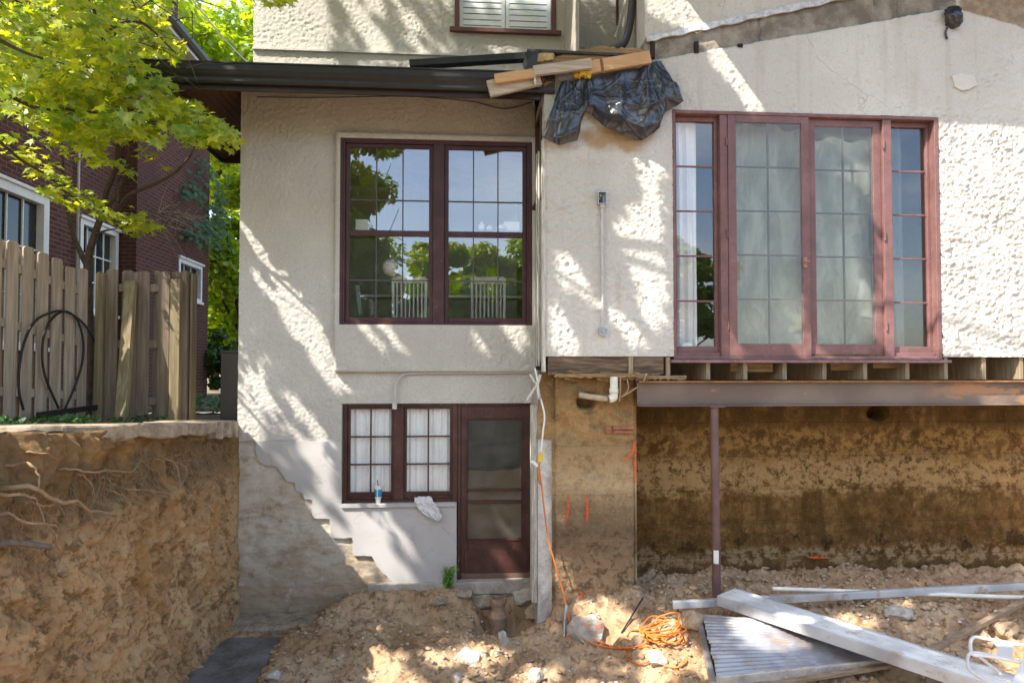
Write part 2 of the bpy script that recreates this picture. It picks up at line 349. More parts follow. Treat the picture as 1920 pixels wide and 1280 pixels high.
# pier: rough stone on top, cement in the middle, dirty below, red spray marks are separate
b = NB('pier_concrete'); X, Y, Z = b.sep()
zz = b.math('ADD', Z, b.math('MULTIPLY', b.math('SUBTRACT', b.noise(2.5, 5, 0.6), 0.5), 0.25))
t = b.mapr(zz, -2.4, 0.0); t.node.interpolation_type = 'LINEAR'
col = b.ramp(t, [(0.0, lin(.46, .31, .17)), (0.12, lin(.34, .23, .13)), (0.30, lin(.19, .13, .075)), (0.42, lin(.29, .20, .11)), (0.5, lin(.50, .36, .20)), (0.62, lin(.40, .265, .13)), (0.70, lin(.33, .215, .10)), (0.76, lin(.41, .255, .11)), (0.86, lin(.32, .19, .075)), (1.0, lin(.20, .115, .045))])
col = b.mix(b.mapr(b.noise(5, 6, 0.7), 0.52, 0.72, 0, 0.7), col, lin(.12, .09, .06)); col = b.mix(b.mapr(b.noise(7, 5, 0.7), 0.62, 0.75, 0, 0.6), col, lin(.55, .46, .34))
seam = b.math('ABSOLUTE', b.math('SUBTRACT', b.math('FRACT', b.math('MULTIPLY', b.math('ADD', Z, b.math('MULTIPLY', b.noise(3, 4), .06)), 2.0)), 0.5)); col = b.mix(b.mapr(seam, 0, 0.02, 0.3, 0), col, lin(.10, .07, .04))
pm = b.noise(7, 8, .75); col = b.mix(b.math('MULTIPLY', b.mapr(pm, .50, .57), b.mapr(Z, -1.75, -1.55, .75, .25)), col, lin(.10, .066, .036)); col = b.mix(b.mapr(b.noise(30, 6, .75), .57, .64, 0, .6), col, lin(.11, .07, .035)); col = b.mix(b.mapr(b.noise(38, 6, .75), .60, .66, 0, .6), col, lin(.56, .45, .31))
M['pier_concrete'] = b.pbr(col, 0.92, b.bump(b.math('ADD', b.noise(16, 8, 0.75), b.math('MULTIPLY', b.noise(70, 5, .7), 0.6)), 0.95, 0.018), 0, 0.15)
# earth
def earth(name, a, c, d, sc=3.0):
    b = NB(name); X, Y, Z = b.sep(); n1, n2, n3 = b.noise(sc * 0.5, 6, 0.6), b.noise(sc * 4, 6, 0.7), b.noise(70, 4, 0.7)
    col = b.mix(b.mapr(n1, 0.32, 0.66), a, c); col = b.mix(b.mapr(n2, 0.50, 0.64, 0, 0.85), col, d); col = b.mix(b.mapr(b.noise(sc * .9, 6, .65), .52, .62, 0, .5), col, d); col = b.mix(b.mapr(n3, 0.58, 0.72, 0, 0.5), col, lin(.52, .42, .30))
    if name == 'bank_earth':
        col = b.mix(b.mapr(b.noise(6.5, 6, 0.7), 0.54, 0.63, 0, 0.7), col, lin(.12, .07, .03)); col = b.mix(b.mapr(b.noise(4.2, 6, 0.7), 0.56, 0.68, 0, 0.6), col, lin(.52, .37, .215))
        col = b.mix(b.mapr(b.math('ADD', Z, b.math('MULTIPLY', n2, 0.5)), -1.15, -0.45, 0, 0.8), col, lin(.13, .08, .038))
        v = b.noise(1.0, 5, 0.6, b.scl((5, 5, 0.7))); col = b.mix(b.mapr(v, 0.55, 0.72, 0, 0.55), col, lin(.36, .26, .16))
        col = b.mix(b.mapr(b.noise(1.1, 5, 0.6), 0.54, 0.68, 0, 0.6), col, lin(.40, .21, .07))
    M[name] = b.pbr(col, 0.95, b.bump(b.math('ADD', b.noise(22, 6, 0.7), b.math('MULTIPLY', n3, 0.5)), 0.7, 0.015), 0, 0.15)
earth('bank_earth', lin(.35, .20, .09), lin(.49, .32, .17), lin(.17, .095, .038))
earth('pit_earth', lin(.37, .23, .125), lin(.50, .355, .225), lin(.18, .105, .05))
earth('yard_earth', lin(.16, .12, .075), lin(.24, .19, .125), lin(.09, .07, .04))
earth('clod_earth', lin(.38, .26, .155), lin(.52, .39, .26), lin(.24, .155, .085), 8)
simple('pale_concrete', lin(.40, .355, .30), 0.9, 0.35, 5, 0.5, 40)
b = NB('painted_concrete'); col = b.mix(b.mapr(b.noise(6, 6, .7), .35, .65), lin(.30, .26, .21), lin(.50, .45, .38)); col = b.mix(b.mapr(b.noise(9, 4, .6), .56, .62, 0, .75), col, lin(.62, .17, .11)); M['painted_concrete'] = b.pbr(col, .9, b.bump(b.noise(30, 5, .7), .6, .012), 0, .2)
simple('stone', lin(.46, .42, .37), 0.9, 0.4, 7, 0.5, 50)
simple('wet_concrete', lin(.15, .148, .15), 0.5, 0.5, 4, 0.5, 25)
simple('slab_concrete', lin(.33, .255, .175), 0.92, 0.45, 6, 0.7, 35)
simple('footing_concrete', lin(.33, .26, .19), 0.92, 0.6, 6, 0.7, 30)
simple('plum_paint', lin(.058, .02, .02), 0.45, 0.22, 9, 0.2, 90, chip=lin(.30, .20, .17))
simple('mauve_paint', lin(.172, .085, .078), 0.5, 0.2, 7, 0.25, 90, chip=lin(.48, .36, .32))
simple('brown_door_paint', lin(.062, .024, .02), 0.42, 0.3, 9, 0.2, 120, chip=lin(.34, .27, .22))
simple('sill_paint', lin(.22, .125, .12), 0.6, 0.3, 15, 0.3, 60, chip=lin(.5, .42, .36))
simple('muntin_paint', lin(.085, .07, .062), 0.5, 0.15)
simple('black_metal', lin(.022, .021, .02), 0.38, 0.2, 8, 0.04, 40)
simple('black_rubber', lin(.02, .018, .016), 0.6, 0.3)
simple('brown_soffit', lin(.10, .045, .022), 0.55, 0.35, 10, 0.3, 40, stretch=(1, 12, 1))
simple('white_paint', lin(.72, .70, .66), 0.55, 0.08, 6, 0.08)
simple('white_plastic', lin(.78, .77, .74), 0.4, 0.06)
simple('grey_conduit', lin(.50, .48, .45), 0.5, 0.15, 15)
simple('galvanised', lin(.42, .43, .45), 0.4, 0.25, 20, 0.1, metal=0.6)
simple('curtain_cloth', lin(.78, .79, .78), 0.9, 0.06, 3, 0.1)
simple('shutter_white', lin(.80, .83, .86), 0.5, 0.04)
simple('trim_weathered', lin(.50, .47, .41), 0.85, 0.45, 14, 0.5, 30, stretch=(4, 4, 0.4))
simple('roof_shingle', lin(.045, .045, .05), 0.8, 0.4, 18, 0.5, 60)
simple('yellow_fluff', lin(.55, .34, .03), 0.95, 0.35, 25, 0.8, 60)
simple('orange_cord', lin(.66, .19, .03), 0.45, 0.12)
b = NB('red_spray'); b.pbr(lin(.72, .12, .04), .85, None, 0, .2); pb = b.out.inputs[0].links[0].from_node; tp = b.n('ShaderNodeBsdfTransparent'); ms = b.n('ShaderNodeMixShader'); b.set(ms.inputs[0], b.mapr(b.math('ADD', b.math('MULTIPLY', b.noise(28, 5, .7), .6), b.math('MULTIPLY', b.noise(120, 3, .6), .4)), .40, .56)); b.t.links.new(tp.outputs[0], ms.inputs[1]); b.t.links.new(pb.outputs[0], ms.inputs[2]); b.t.links.new(ms.outputs[0], b.out.inputs[0]); M['red_spray'] = b.m
simple('white_tape', lin(.75, .73, .68), 0.6, 0.15)
simple('yellow_plastic', lin(.78, .52, .02), 0.4, 0.1)
simple('pvc', lin(.72, .68, .58), 0.35, 0.14, 12)
simple('clay', lin(.30, .20, .13), 0.85, 0.4, 12, 0.5)
simple('ac_grey', lin(.16, .15, .135), 0.5, 0.1, 3, 0.05)
simple('root_bark', lin(.30, .20, .115), 0.9, 0.35, 18, 0.5)
simple('root_dark', lin(.16, .12, .09), 0.9, 0.35, 18, 0.5)
simple('bark', lin(.085, .062, .042), 0.9, 0.4, 14, 0.6)
simple('dim_wall', lin(.34, .31, .26), 0.9, 0.1)
simple('dim_floor', lin(.22, .14, .08), 0.6, 0.2)
simple('green_cushion', lin(.42, .60, .05), 0.85, 0.12)
simple('cup_blue', lin(.03, .27, .55), 0.4, 0.05, bumpy=0)
simple('rag', lin(.68, .67, .67), 0.95, 0.12, 12, 0.5)
simple('steel_paint', lin(.15, .08, .072), 0.5, 0.25, 8, 0.15)
wood('fence_wood', lin(.54, .43, .325), lin(.31, .24, .175), (25, 25, 1.4))
wood('fence_dark', lin(.28, .215, .16), lin(.15, .112, .08), (25, 25, 1.4))
wood('post_wood', lin(.31, .255, .15), lin(.17, .13, .07), (22, 22, 1.2))
wood('new_lumber', lin(.60, .37, .19), lin(.50, .29, .14), (2, 25, 25), 0.7, 0.15)
wood('grey_lumber', lin(.55, .47, .39), lin(.36, .29, .22), (2, 25, 25), 0.8, 0.3)
wood('joist_wood', lin(.40, .32, .22), lin(.24, .18, .11), (30, 30, 3))
wood('rotten_wood', lin(.22, .155, .10), lin(.075, .05, .035), (4, 25, 40), 0.9, 0.8)
wood('splinter_wood', lin(.42, .27, .13), lin(.22, .13, .06), (3, 25, 45), 0.9, 0.8)
wood('weathered_strip', lin(.37, .27, .175), lin(.20, .14, .09), (6, 6, 45))
# rusty primed steel of the beam
b = NB('beam_steel'); n1 = b.noise(2.5, 6, 0.65, b.scl((1, 1, 3)))
col = b.mix(b.mapr(b.noise(1.2, 4), 0.4, 0.65), lin(.145, .105, .085), lin(.20, .15, .12)); X, Y, Z = b.sep()
xr0 = P(1800, 735, -0.9).x
rust = b.math('MULTIPLY', b.mapr(n1, 0.47, 0.6), b.mapr(X, xr0 - 0.5, xr0 + 0.1)); rust = b.math('MAXIMUM', rust, b.mapr(n1, 0.62, 0.72, 0, 0.8))
col = b.mix(rust, col, lin(.36, .19, .095)); M['beam_steel'] = b.pbr(col, 0.55, b.bump(b.noise(60, 4), 0.12, 0.003), 0.2, 0.4)
simple('rust', lin(.34, .155, .05), 0.8, 0.4, 12, 0.3)
# corrugated aluminium
b = NB('aluminium'); n1 = b.noise(3, 5, 0.6); n2 = b.noise(30, 4)
col = b.mix(b.mapr(n1, 0.4, 0.65), lin(.62, .64, .66), lin(.44, .45, .47)); col = b.mix(b.mapr(b.noise(5, 5, .7), 0.55, 0.68, 0, .8), col, lin(.40, .31, .21))
M['aluminium'] = b.pbr(col, 0.45, b.bump(n2, 0.1, 0.003), 0.45, 0.5)
b = NB('dirty_aluminium'); n1 = b.noise(2.2, 5, 0.6)
col = b.mix(b.mapr(n1, 0.38, 0.62), lin(.46, .45, .44), lin(.27, .23, .23)); col = b.mix(b.mapr(b.noise(6, 5, .7), 0.54, 0.66, 0, .75), col, lin(.38, .29, .2))
M['dirty_aluminium'] = b.pbr(col, 0.42, b.bump(b.noise(30, 4), 0.12, 0.003), 0.5, 0.5)
# brick
b = NB('brick'); X, Y, Z = b.sep(); v = b.comb(b.math('ADD', Y, X), Z, 0.0)
br = b.n('ShaderNodeTexBrick'); b.set(br.inputs['Vector'], v); br.inputs['Scale'].default_value = 1.0
br.inputs['Brick Width'].default_value = 0.215; br.inputs['Row Height'].default_value = 0.072; br.inputs['Mortar Size'].default_value = 0.008
br.inputs['Color1'].default_value = lin(.12, .042, .026); br.inputs['Color2'].default_value = lin(.072, .03, .02); br.inputs['Mortar'].default_value = lin(.16, .105, .085)
col = b.mix(b.mapr(b.noise(0.7, 5), 0.4, 0.7, 0, 0.6), br.outputs[0], lin(.085, .04, .035)); col = b.mix(b.mapr(b.noise(1, 5, .6, b.scl((3, 3, 14))), 0.55, 0.75, 0, 0.3), col, lin(.20, .10, .08))
M['brick'] = b.pbr(col, 0.9, b.bump(br.outputs['Fac'], -0.5, 0.006), 0, 0.2)
# leaves: two sided, letting light through
def leafmat(name, a, c, tr=0.5, yel=None):
    b = NB(name); wn = b.n('ShaderNodeTexWhiteNoise'); b.set(wn.inputs['Vector'], b.pos)
    n = b.noise(3.0, 3); col = b.mix(b.mapr(b.math('ADD', b.math('MULTIPLY', n, .5), b.math('MULTIPLY', b.noise(16, 2), 0.5)), 0.36, 0.62), a, c)
    d = b.n('ShaderNodeBsdfDiffuse'); b.set(d.inputs[0], col); t = b.n('ShaderNodeBsdfTranslucent'); b.set(t.inputs[0], b.mix(1.0, col, yel or lin(1.5, 1.25, .5), 'MULTIPLY'))
    g = b.n('ShaderNodeBsdfGlossy'); g.inputs['Roughness'].default_value = 0.4; g.inputs[0].default_value = (.8, .8, .8, 1)
    m1 = b.n('ShaderNodeMixShader'); m1.inputs[0].default_value = tr; b.t.links.new(d.outputs[0], m1.inputs[1]); b.t.links.new(t.outputs[0], m1.inputs[2])
    m2 = b.n('ShaderNodeMixShader'); m2.inputs[0].default_value = 0.05; b.t.links.new(m1.outputs[0], m2.inputs[1]); b.t.links.new(g.outputs[0], m2.inputs[2])
    b.t.links.new(m2.outputs[0], b.out.inputs[0]); M[name] = b.m
leafmat('maple_leaf', lin(.16, .31, .02), lin(.54, .58, .05), 0.6)
leafmat('bright_leaf', lin(.20, .36, .02), lin(.42, .54, .045), 0.6)
leafmat('dark_leaf', lin(.035, .095, .014), lin(.09, .18, .025), 0.4)
leafmat('mirror_leaf', lin(.13, .27, .035), lin(.34, .48, .08), 0.6)
leafmat('ivy_leaf', lin(.02, .07, .015), lin(.06, .15, .03), 0.3)
leafmat('weed_leaf', lin(.10, .26, .02), lin(.22, .40, .04), 0.5)
# glass
def glassmat(name, refl=0.22, tint=(1, 1, 1, 1), dust=0.0, rough=0.0):
    b = NB(name); t = b.n('ShaderNodeBsdfTransparent'); t.inputs[0].default_value = tint
    g = b.n('ShaderNodeBsdfGlossy'); g.inputs['Roughness'].default_value = rough; g.inputs[0].default_value = (1, 1, 1, 1)
    b.set(g.inputs['Normal'], b.bump(b.noise(1.1, 2), 0.02, 0.02))
    f = b.n('ShaderNodeLayerWeight'); f.inputs[0].default_value = 0.5; fac = b.math('ADD', b.math('MULTIPLY', b.math('POWER', f.outputs['Facing'], 4.0), 0.85), refl, True)
    m = b.n('ShaderNodeMixShader'); b.set(m.inputs[0], fac); b.t.links.new(t.outputs[0], m.inputs[1]); b.t.links.new(g.outputs[0], m.inputs[2]); last = m
    if dust:
        d = b.n('ShaderNodeBsdfDiffuse'); d.inputs[0].default_value = lin(.45, .47, .43); m3 = b.n('ShaderNodeMixShader')
        b.set(m3.inputs[0], b.mapr(b.noise(4, 6, 0.7), 0.35, 0.75, dust * 0.3, dust)); b.t.links.new(m.outputs[0], m3.inputs[1]); b.t.links.new(d.outputs[0], m3.inputs[2]); last = m3
    b.t.links.new(last.outputs[0], b.out.inputs[0]); M[name] = b.m
glassmat('window_glass', 0.11)
glassmat('side_glass', 0.065)
glassmat('old_glass', 0.022, dust=0.04)
glassmat('door_screen', 0.03, (.55, .55, .53, 1), 0.17)
glassmat('dusty_glass', 0.03, (.91, .92, .90, 1), 0.12)
# thin plastic film behind the french doors, black sheeting
b = NB('plastic_film'); n = b.noise(2.2, 5, 0.6, b.scl((2.2, 1, .8)), 0.5); col = b.mix(b.mapr(n, 0.35, 0.68), lin(.27, .28, .235), lin(.50, .525, .46))
M['plastic_film'] = b.pbr(col, 0.35, b.bump(n, 0.5, 0.03), 0, 0.5)
b = NB('black_sheeting'); n = b.noise(9, 4, 0.55, None, 0.8); M['black_sheeting'] = b.pbr(lin(.026, .031, .042), 0.27, b.bump(b.noise(14, 3, .5), 0.12, 0.01), 0, 0.75)
# ================================================================== THE HOUSE
YB, YU = -0.80, 0.40
house = thing('house', 'cream stucco house with plum window frames and exposed muddy foundation', 'house', (0.8, 0, -2.4))
XL, XC = -2.50, P(1003, 500).x                      # left corner, inner corner
def wall_grid(name, x0, x1, z0, z1, step, holes, Y, disp, mat, parent, smooth=True, axis='y'):
    def axis_of(a, c, cuts):
        pts = sorted(set([a, c] + [q for q in cuts if a < q < c])); out = []
        for p, q in zip(pts[:-1], pts[1:]):
            k = max(1, round((q - p) / step)); out += [p + (q - p) * i / k for i in range(k)]
        return np.array(out + [pts[-1]])
    xs_ = axis_of(x0, x1, [q for h in holes for q in h[:2]]); zs_ = axis_of(z0, z1, [q for h in holes for q in h[2:4]])
    Xg, Zg = np.meshgrid(xs_, zs_); d = disp(Xg, Zg)
    V = np.stack([Xg, Y - d, Zg], -1) if axis == 'y' else np.stack([Y - d, Xg, Zg], -1)
    nx, nz = len(xs_), len(zs_); idx = np.arange(nx * nz).reshape(nz, nx)
    F = np.stack([idx[:-1, :-1], idx[:-1, 1:], idx[1:, 1:], idx[1:, :-1]], -1)
    if axis == 'x': F = F[..., ::-1]
    xm = (xs_[1:] + xs_[:-1]) / 2; zm = (zs_[1:] + zs_[:-1]) / 2; Xm, Zm = np.meshgrid(xm, zm); keep = np.ones(Xm.shape, bool)
    for h in holes: keep &= ~((Xm > h[0]) & (Xm < h[1]) & (Zm > h[2]) & (Zm < h[3]))
    return big(name, V.reshape(-1, 3), mat, parent, smooth, faces=F[keep].reshape(-1, 4))
def reveal(mb, r, y0, y1):                          # the four inner faces of an opening
    x0, x1, z0, z1 = r
    mb.add([(x0,y0,z0),(x0,y1,z0),(x0,y1,z1),(x0,y0,z1)], [(0,1,2,3)]); mb.add([(x1,y0,z0),(x1,y1,z0),(x1,y1,z1),(x1,y0,z1)], [(3,2,1,0)])
    mb.add([(x0,y0,z1),(x1,y0,z1),(x1,y1,z1),(x0,y1,z1)], [(3,2,1,0)]); return mb.add([(x0,y0,z0),(x1,y0,z0),(x1,y1,z0),(x0,y1,z0)], [(0,1,2,3)])
z828 = P(550, 828).z
def fine(Xg, Zg):                                   # granular roughcast, flat concrete with worn edges under it
    g = 0.0075 * fbm(Xg * 31 + 0.4 * perlin(Xg * 11, 5, Zg * 11), 0.3, Zg * 31, 3, .62) + 0.006 * fbm(Xg * 2.2, 1.0, Zg * 2.2, 3)
    c = 0.012 * fbm(Xg * 5, 7.0, Zg * 9, 5) - 0.01
    k = sst(z828 - 0.015, z828 + 0.015, Zg + 0.03 * perlin(Xg * 6, 2.0, Zg * 6)); return g * k + c * (1 - k)
win1 = rect(637, 998, 262, 609, -0.07); op2 = rect(640, 1003, 756, 1092, 0)
win1 = (win1[0], min(win1[1], XC - 0.03), win1[2], win1[3])
op2 = (op2[0], XC, op2[2], op2[3]); XD = P(856, 900, 0).x; ZD = P(750, 944, 0).z; opw, opd = (op2[0], XD, ZD, op2[3]), (XD, XC, op2[2], op2[3])
wall_grid('wall', XL, XC, -2.95, 3.16, 0.0125, [win1, opw, opd], 0.0, fine, M['wing_stucco'], house)
mb = MB(); mb.box(XL, XL + 0.01, 0.012, 2.6, -2.95, 3.16); mb.box(XL, XC, 2.6, 2.62, -2.95, 3.16); mb.build('wall', M['wing_stucco'], house)
mb = MB(); x0, x1, z0, z1 = op2
for q in ([(x0,-.002,ZD),(x0,.16,ZD),(x0,.16,z1),(x0,-.002,z1)], [(x0,-.002,z1),(x1,-.002,z1),(x1,.16,z1),(x0,.16,z1)], [(x0,-.002,ZD),(XD,-.002,ZD),(XD,.16,ZD),(x0,.16,ZD)], [(XD,-.002,z0),(XD,.16,z0),(XD,.16,ZD),(XD,-.002,ZD)]): mb.add(q, [(0,1,2,3)])
mb.build('reveal', M['wing_stucco'], house)
# the bay panel standing proud round the upper window
pan = rect(628, 1001, 251, 697, -0.07); pan = (pan[0], XC, pan[2], pan[3])
def fine2(Xg, Zg):
    e = np.minimum(np.minimum(Xg - pan[0], 9), np.minimum(Zg - pan[2], pan[3] - Zg)); e2 = np.maximum(np.maximum(win1[0] - Xg, Xg - win1[1]), np.maximum(win1[2] - Zg, Zg - win1[3]))
    k = np.clip(np.minimum(e, e2) / 0.02, 0, 1); return (fine(Xg, Zg) + 0.004) * k - 0.008 * (1 - np.clip(e / 0.012, 0, 1))
wall_grid('bay_panel', *pan, 0.0125, [win1], -0.07, fine2, M['wing_stucco'], house)
mb = MB(); x0, x1, z0, z1 = pan
mb.add([(x0,-.062,z0),(x0,0.01,z0),(x0,0.01,z1),(x0,-.062,z1)], [(0,1,2,3)]); mb.add([(x0,-.062,z0),(x1,-.062,z0),(x1,0.01,z0),(x0,0.01,z0)], [(0,1,2,3)]); mb.add([(x0,-.062,z1),(x1,-.062,z1),(x1,0.01,z1),(x0,0.01,z1)], [(3,2,1,0)])
reveal(mb, win1, -0.068, 0.10); mb.build('panel_edge', M['wing_stucco'], house)
# cement render with its broken stepped edge
pl = [(459, 827), (480, 829), (480, 850), (484, 863), (494, 871), (519, 875), (531, 890), (537, 902), (553, 905), (554, 920), (568, 926), (571, 936), (585, 937), (586, 971), (618, 973), (622, 1008), (660, 1008), (662, 1041), (697, 1042), (707, 1062), (724, 1078), (744, 1100), (750, 1112), (800, 1113), (856, 1108), (856, 948), (640, 948), (640, 827)]
jag = []
for i, (a, c) in enumerate(zip(pl, pl[1:] + pl[:1])):
    n = max(1, int(math.dist(a, c) / 7)) if i < 22 else 1
    for k in range(n): jag.append((a[0] + (c[0] - a[0]) * k / n + (random.uniform(-1.2, 1.2) if k else 0), a[1] + (c[1] - a[1]) * k / n + (random.uniform(-1.2, 1.2) if k else 0)))
MB().prism([xz(*p, -0.02) for p in jag], -0.022, 0.02).build('render_coat', M['cement_render'], house)
# ---- two sash window above
def sash_window(name, r, y, mat, parent, fw=0.05): 
    mb = MB(); mb.ring(*r, fw, fw, fw * 0.8, fw, y, y + 0.10); return mb
x0, x1, z0, z1 = win1; yw = -0.055
m0, m1 = P(812, 430, yw).x, P(833, 430, yw).x
mb = MB(); mb.ring(x0, x1, z0, z1, 0.055, 0.06, 0.028, 0.05, yw, yw + 0.12); mb.box(m0, m1, yw - 0.012, yw + 0.12, z0 - 0.022, z1 - 0.05)
mb.box(x0 - 0.012, x0 + 0.03, yw - 0.010, yw + 0.02, z0 - 0.02, z1 - 0.002); mb.box(x1 - 0.035, x1 - 0.002, yw - 0.010, yw + 0.02, z0 - 0.02, z1 - 0.002)
w1 = mb.build('window', M['plum_paint'], house, bev=0.003)
zr0, zr1 = P(730, 442, yw).z, P(730, 431, yw).z
for (a, c) in ((x0 + 0.056, m0 - 0.001), (m1 + 0.001, x1 - 0.061)):
    s = MB(); s.ring(a, c, z0 + 0.03, z1 - 0.051, 0.047, 0.047, 0.055, 0.045, yw + 0.025, yw + 0.065); s.box(a + 0.047, c - 0.047, yw + 0.027, yw + 0.063, zr0, zr1)
    s.build('sash', M['plum_paint'], w1, bev=0.003)
    ga, gc, gb, gt = a + 0.047, c - 0.047, z0 + 0.085, z1 - 0.096
    MB().box(ga - .004, gc + .004, yw + 0.040, yw + 0.043, gb - .004, gt + .004).build('pane', M['window_glass'], w1)
    mu = MB(); wd = gc - ga
    for k in (1, 2): mu.box(ga + wd * k / 3 - 0.0065, ga + wd * k / 3 + 0.0065, yw + 0.031, yw + 0.0385, gb, gt)
    for k in (P(0, 361, yw).z, P(0, 518, yw).z):
        for q in range(3): mu.box(ga + wd * q / 3 + (0.007 if q else 0), ga + wd * (q + 1) / 3 - (0.007 if q < 2 else 0), yw + 0.031, yw + 0.0385, k - 0.007, k + 0.007)
    mu.build('glazing_bars', M['muntin_paint'], w1)
# ---- basement window
yb = 0.045
bw = rect(641, 858, 757, 943, yb); x0, x1, z0, z1 = bw; z1 = op2[3] - 0.002; x0 = op2[0] + 0.001
mid0, mid1 = P(738, 850, yb).x, P(757, 850, yb).x
mb = MB(); mb.ring(x0, x1, z0, z1, 0.05, 0.06, 0.045, 0.035, yb, yb + 0.10); mb.box(mid0, mid1, yb - 0.004, yb + 0.1, z0 + 0.046, z1 - 0.036)
w2 = mb.build('window', M['brown_door_paint'], house, bev=0.003)
for a, c in ((x0 + 0.051, mid0 - 0.001), (mid1 + 0.001, x1 - 0.061)):
    s = MB(); s.ring(a, c, z0 + 0.046, z1 - 0.036, 0.030, 0.030, 0.075, 0.028, yb + 0.03, yb + 0.07)
    s.box(a + .031, c - .031, yb + 0.012, yb + 0.0295, z0 + 0.047, z0 + 0.078); s.build('sash', M['brown_door_paint'], w2, bev=0.003)
    ga, gc, gb, gt = a + 0.03, c - 0.03, z0 + 0.121, z1 - 0.064
    MB().box(ga - .003, gc + .003, yb + 0.049, yb + 0.052, gb - .003, gt + .003).build('pane', M['old_glass'], w2)
    mu = MB(); mx = (ga + gc) / 2; mu.box(mx - 0.009, mx + 0.009, yb + 0.036, yb + 0.048, gb, gt)
    for k in (1, 2):
        zz = gb + (gt - gb) * k / 3; mu.box(ga, mx - 0.0095, yb + 0.036, yb + 0.048, zz - 0.009, zz + 0.009); mu.box(mx + 0.0095, gc, yb + 0.036, yb + 0.048, zz - 0.009, zz + 0.009)
    mu.build('glazing_bars', M['brown_door_paint'], w2)
sx0, sx1 = x0, x1
MB().box(x0 + .002, P(856, 945).x, -0.045, 0.044, z0 - 0.03, z0 + 0.012).build('window_sill', M['cement_render'], house, bev=0.004)
SILL2 = z0 + 0.012
# curtains: pleated cloth hung behind the panes
def curtain(x0, x1, z0, z1, y, seed, amp=0.022, mat='curtain_cloth', nm='curtain', freq=30):
    n, m = 90, 14; u = np.linspace(0, 1, n); v = np.linspace(0, 1, m); U, Vv = np.meshgrid(u, v)
    f = np.sin(U * (x1 - x0) * freq * 3.2 + 2.0 * fbm(U * 2.5 + seed, 0.5, 0.0, 2) + 0.4 * Vv) * amp + amp * 1.4 * perlin(U * 7 + seed, 2.0, Vv * 1.5)
    V = np.stack([x0 + U * (x1 - x0), y + f, z0 + Vv * (z1 - z0)], -1).reshape(-1, 3); idx = np.arange(n * m).reshape(m, n)
    return V, np.stack([idx[:-1, :-1], idx[:-1, 1:], idx[1:, 1:], idx[1:, :-1]], -1).reshape(-1, 4)
for a, c, sd_, lb in ((x0 + 0.05, mid1 - .02, 1.0, 'white pleated curtain behind the basement window pane with the cup'), (mid0 + .02, x1 - 0.05, 5.0, 'white pleated curtain behind the basement pane beside the door')):
    V, F = curtain(a, c, z0 + .1, z1 - .05, 0.145, sd_, .016); tag(big('curtain', V, M['curtain_cloth'], None, True, faces=F), lb, 'curtain', 'basement curtains')
# ---- storm door
dx0, dx1 = x1 + 0.002, op2[1] - 0.002; dz0, dz1 = op2[2] + 0.01, z1
mb = MB(); mb.box(dx0, dx0 + 0.035, yb, yb + 0.1, dz0, dz1); mb.box(dx1 - 0.035, dx1, yb, yb + 0.1, dz0, dz1); mb.box(dx0 + 0.035, dx1 - 0.035, yb, yb + 0.1, dz1 - 0.035, dz1)
mb.build('door_frame', M['brown_door_paint'], house, bev=0.003)
a, c = dx0 + 0.037, dx1 - 0.037; gx0, gx1 = P(877, 900, yb).x, P(978, 900, yb).x; gz1, gz0 = P(925, 787, yb).z, P(925, 1011, yb).z
bz1, bz0 = P(925, 1031, yb).z, P(925, 1074, yb).z; db = dz0 + 0.01; dt = dz1 - 0.037; y0, y1 = yb + 0.012, yb + 0.05
mb = MB(); mb.box(a, gx0, y0, y1, db, dt); mb.box(gx1, c, y0, y1, db, dt); mb.box(gx0, gx1, y0, y1, gz1, dt); mb.box(gx0, gx1, y0, y1, db + 0.07, gz0)
for q0, q1 in ((916, 921), (938, 944)): mb.box(gx0, gx1, y0 + 0.004, y1, P(925, q1, yb).z, P(925, q0, yb).z)
mb.ring(gx0 - 0.022, gx1 + 0.022, gz0 - 0.022, gz1 + 0.022, 0.016, 0.016, 0.016, 0.016, y0 - 0.008, y0 - 0.0005)
mb.box(a + 0.04, c - 0.04, y0 - 0.006, y0 - 0.0005, bz0, bz1)
door = mb.build('door', M['brown_door_paint'], house, bev=0.003)
mb = MB(); mb.box(gx0, gx1, y0 + 0.022, y0 + 0.024, gz0, gz1); mb.build('pane', M['door_screen'], door)
MB().box(a + 0.005, c - 0.005, y0 - 0.003, y1 - .001, db, db + 0.0695).build('sweep', simple('sweep_brown', lin(.15, .09, .07), 0.5, 0.2), door)
for zz in (P(995, 800, yb).z, P(995, 1041, yb).z):
    mb = MB(); mb.box(c - 0.028, c + 0.02, y0 - 0.006, y0 - 0.0005, zz - 0.045, zz + 0.045); mb.tube([(c + 0.002, y0 - 0.014, zz - 0.04), (c + 0.002, y0 - 0.014, zz + 0.04)], 0.008); mb.build('hinge', M['black_metal'], door)
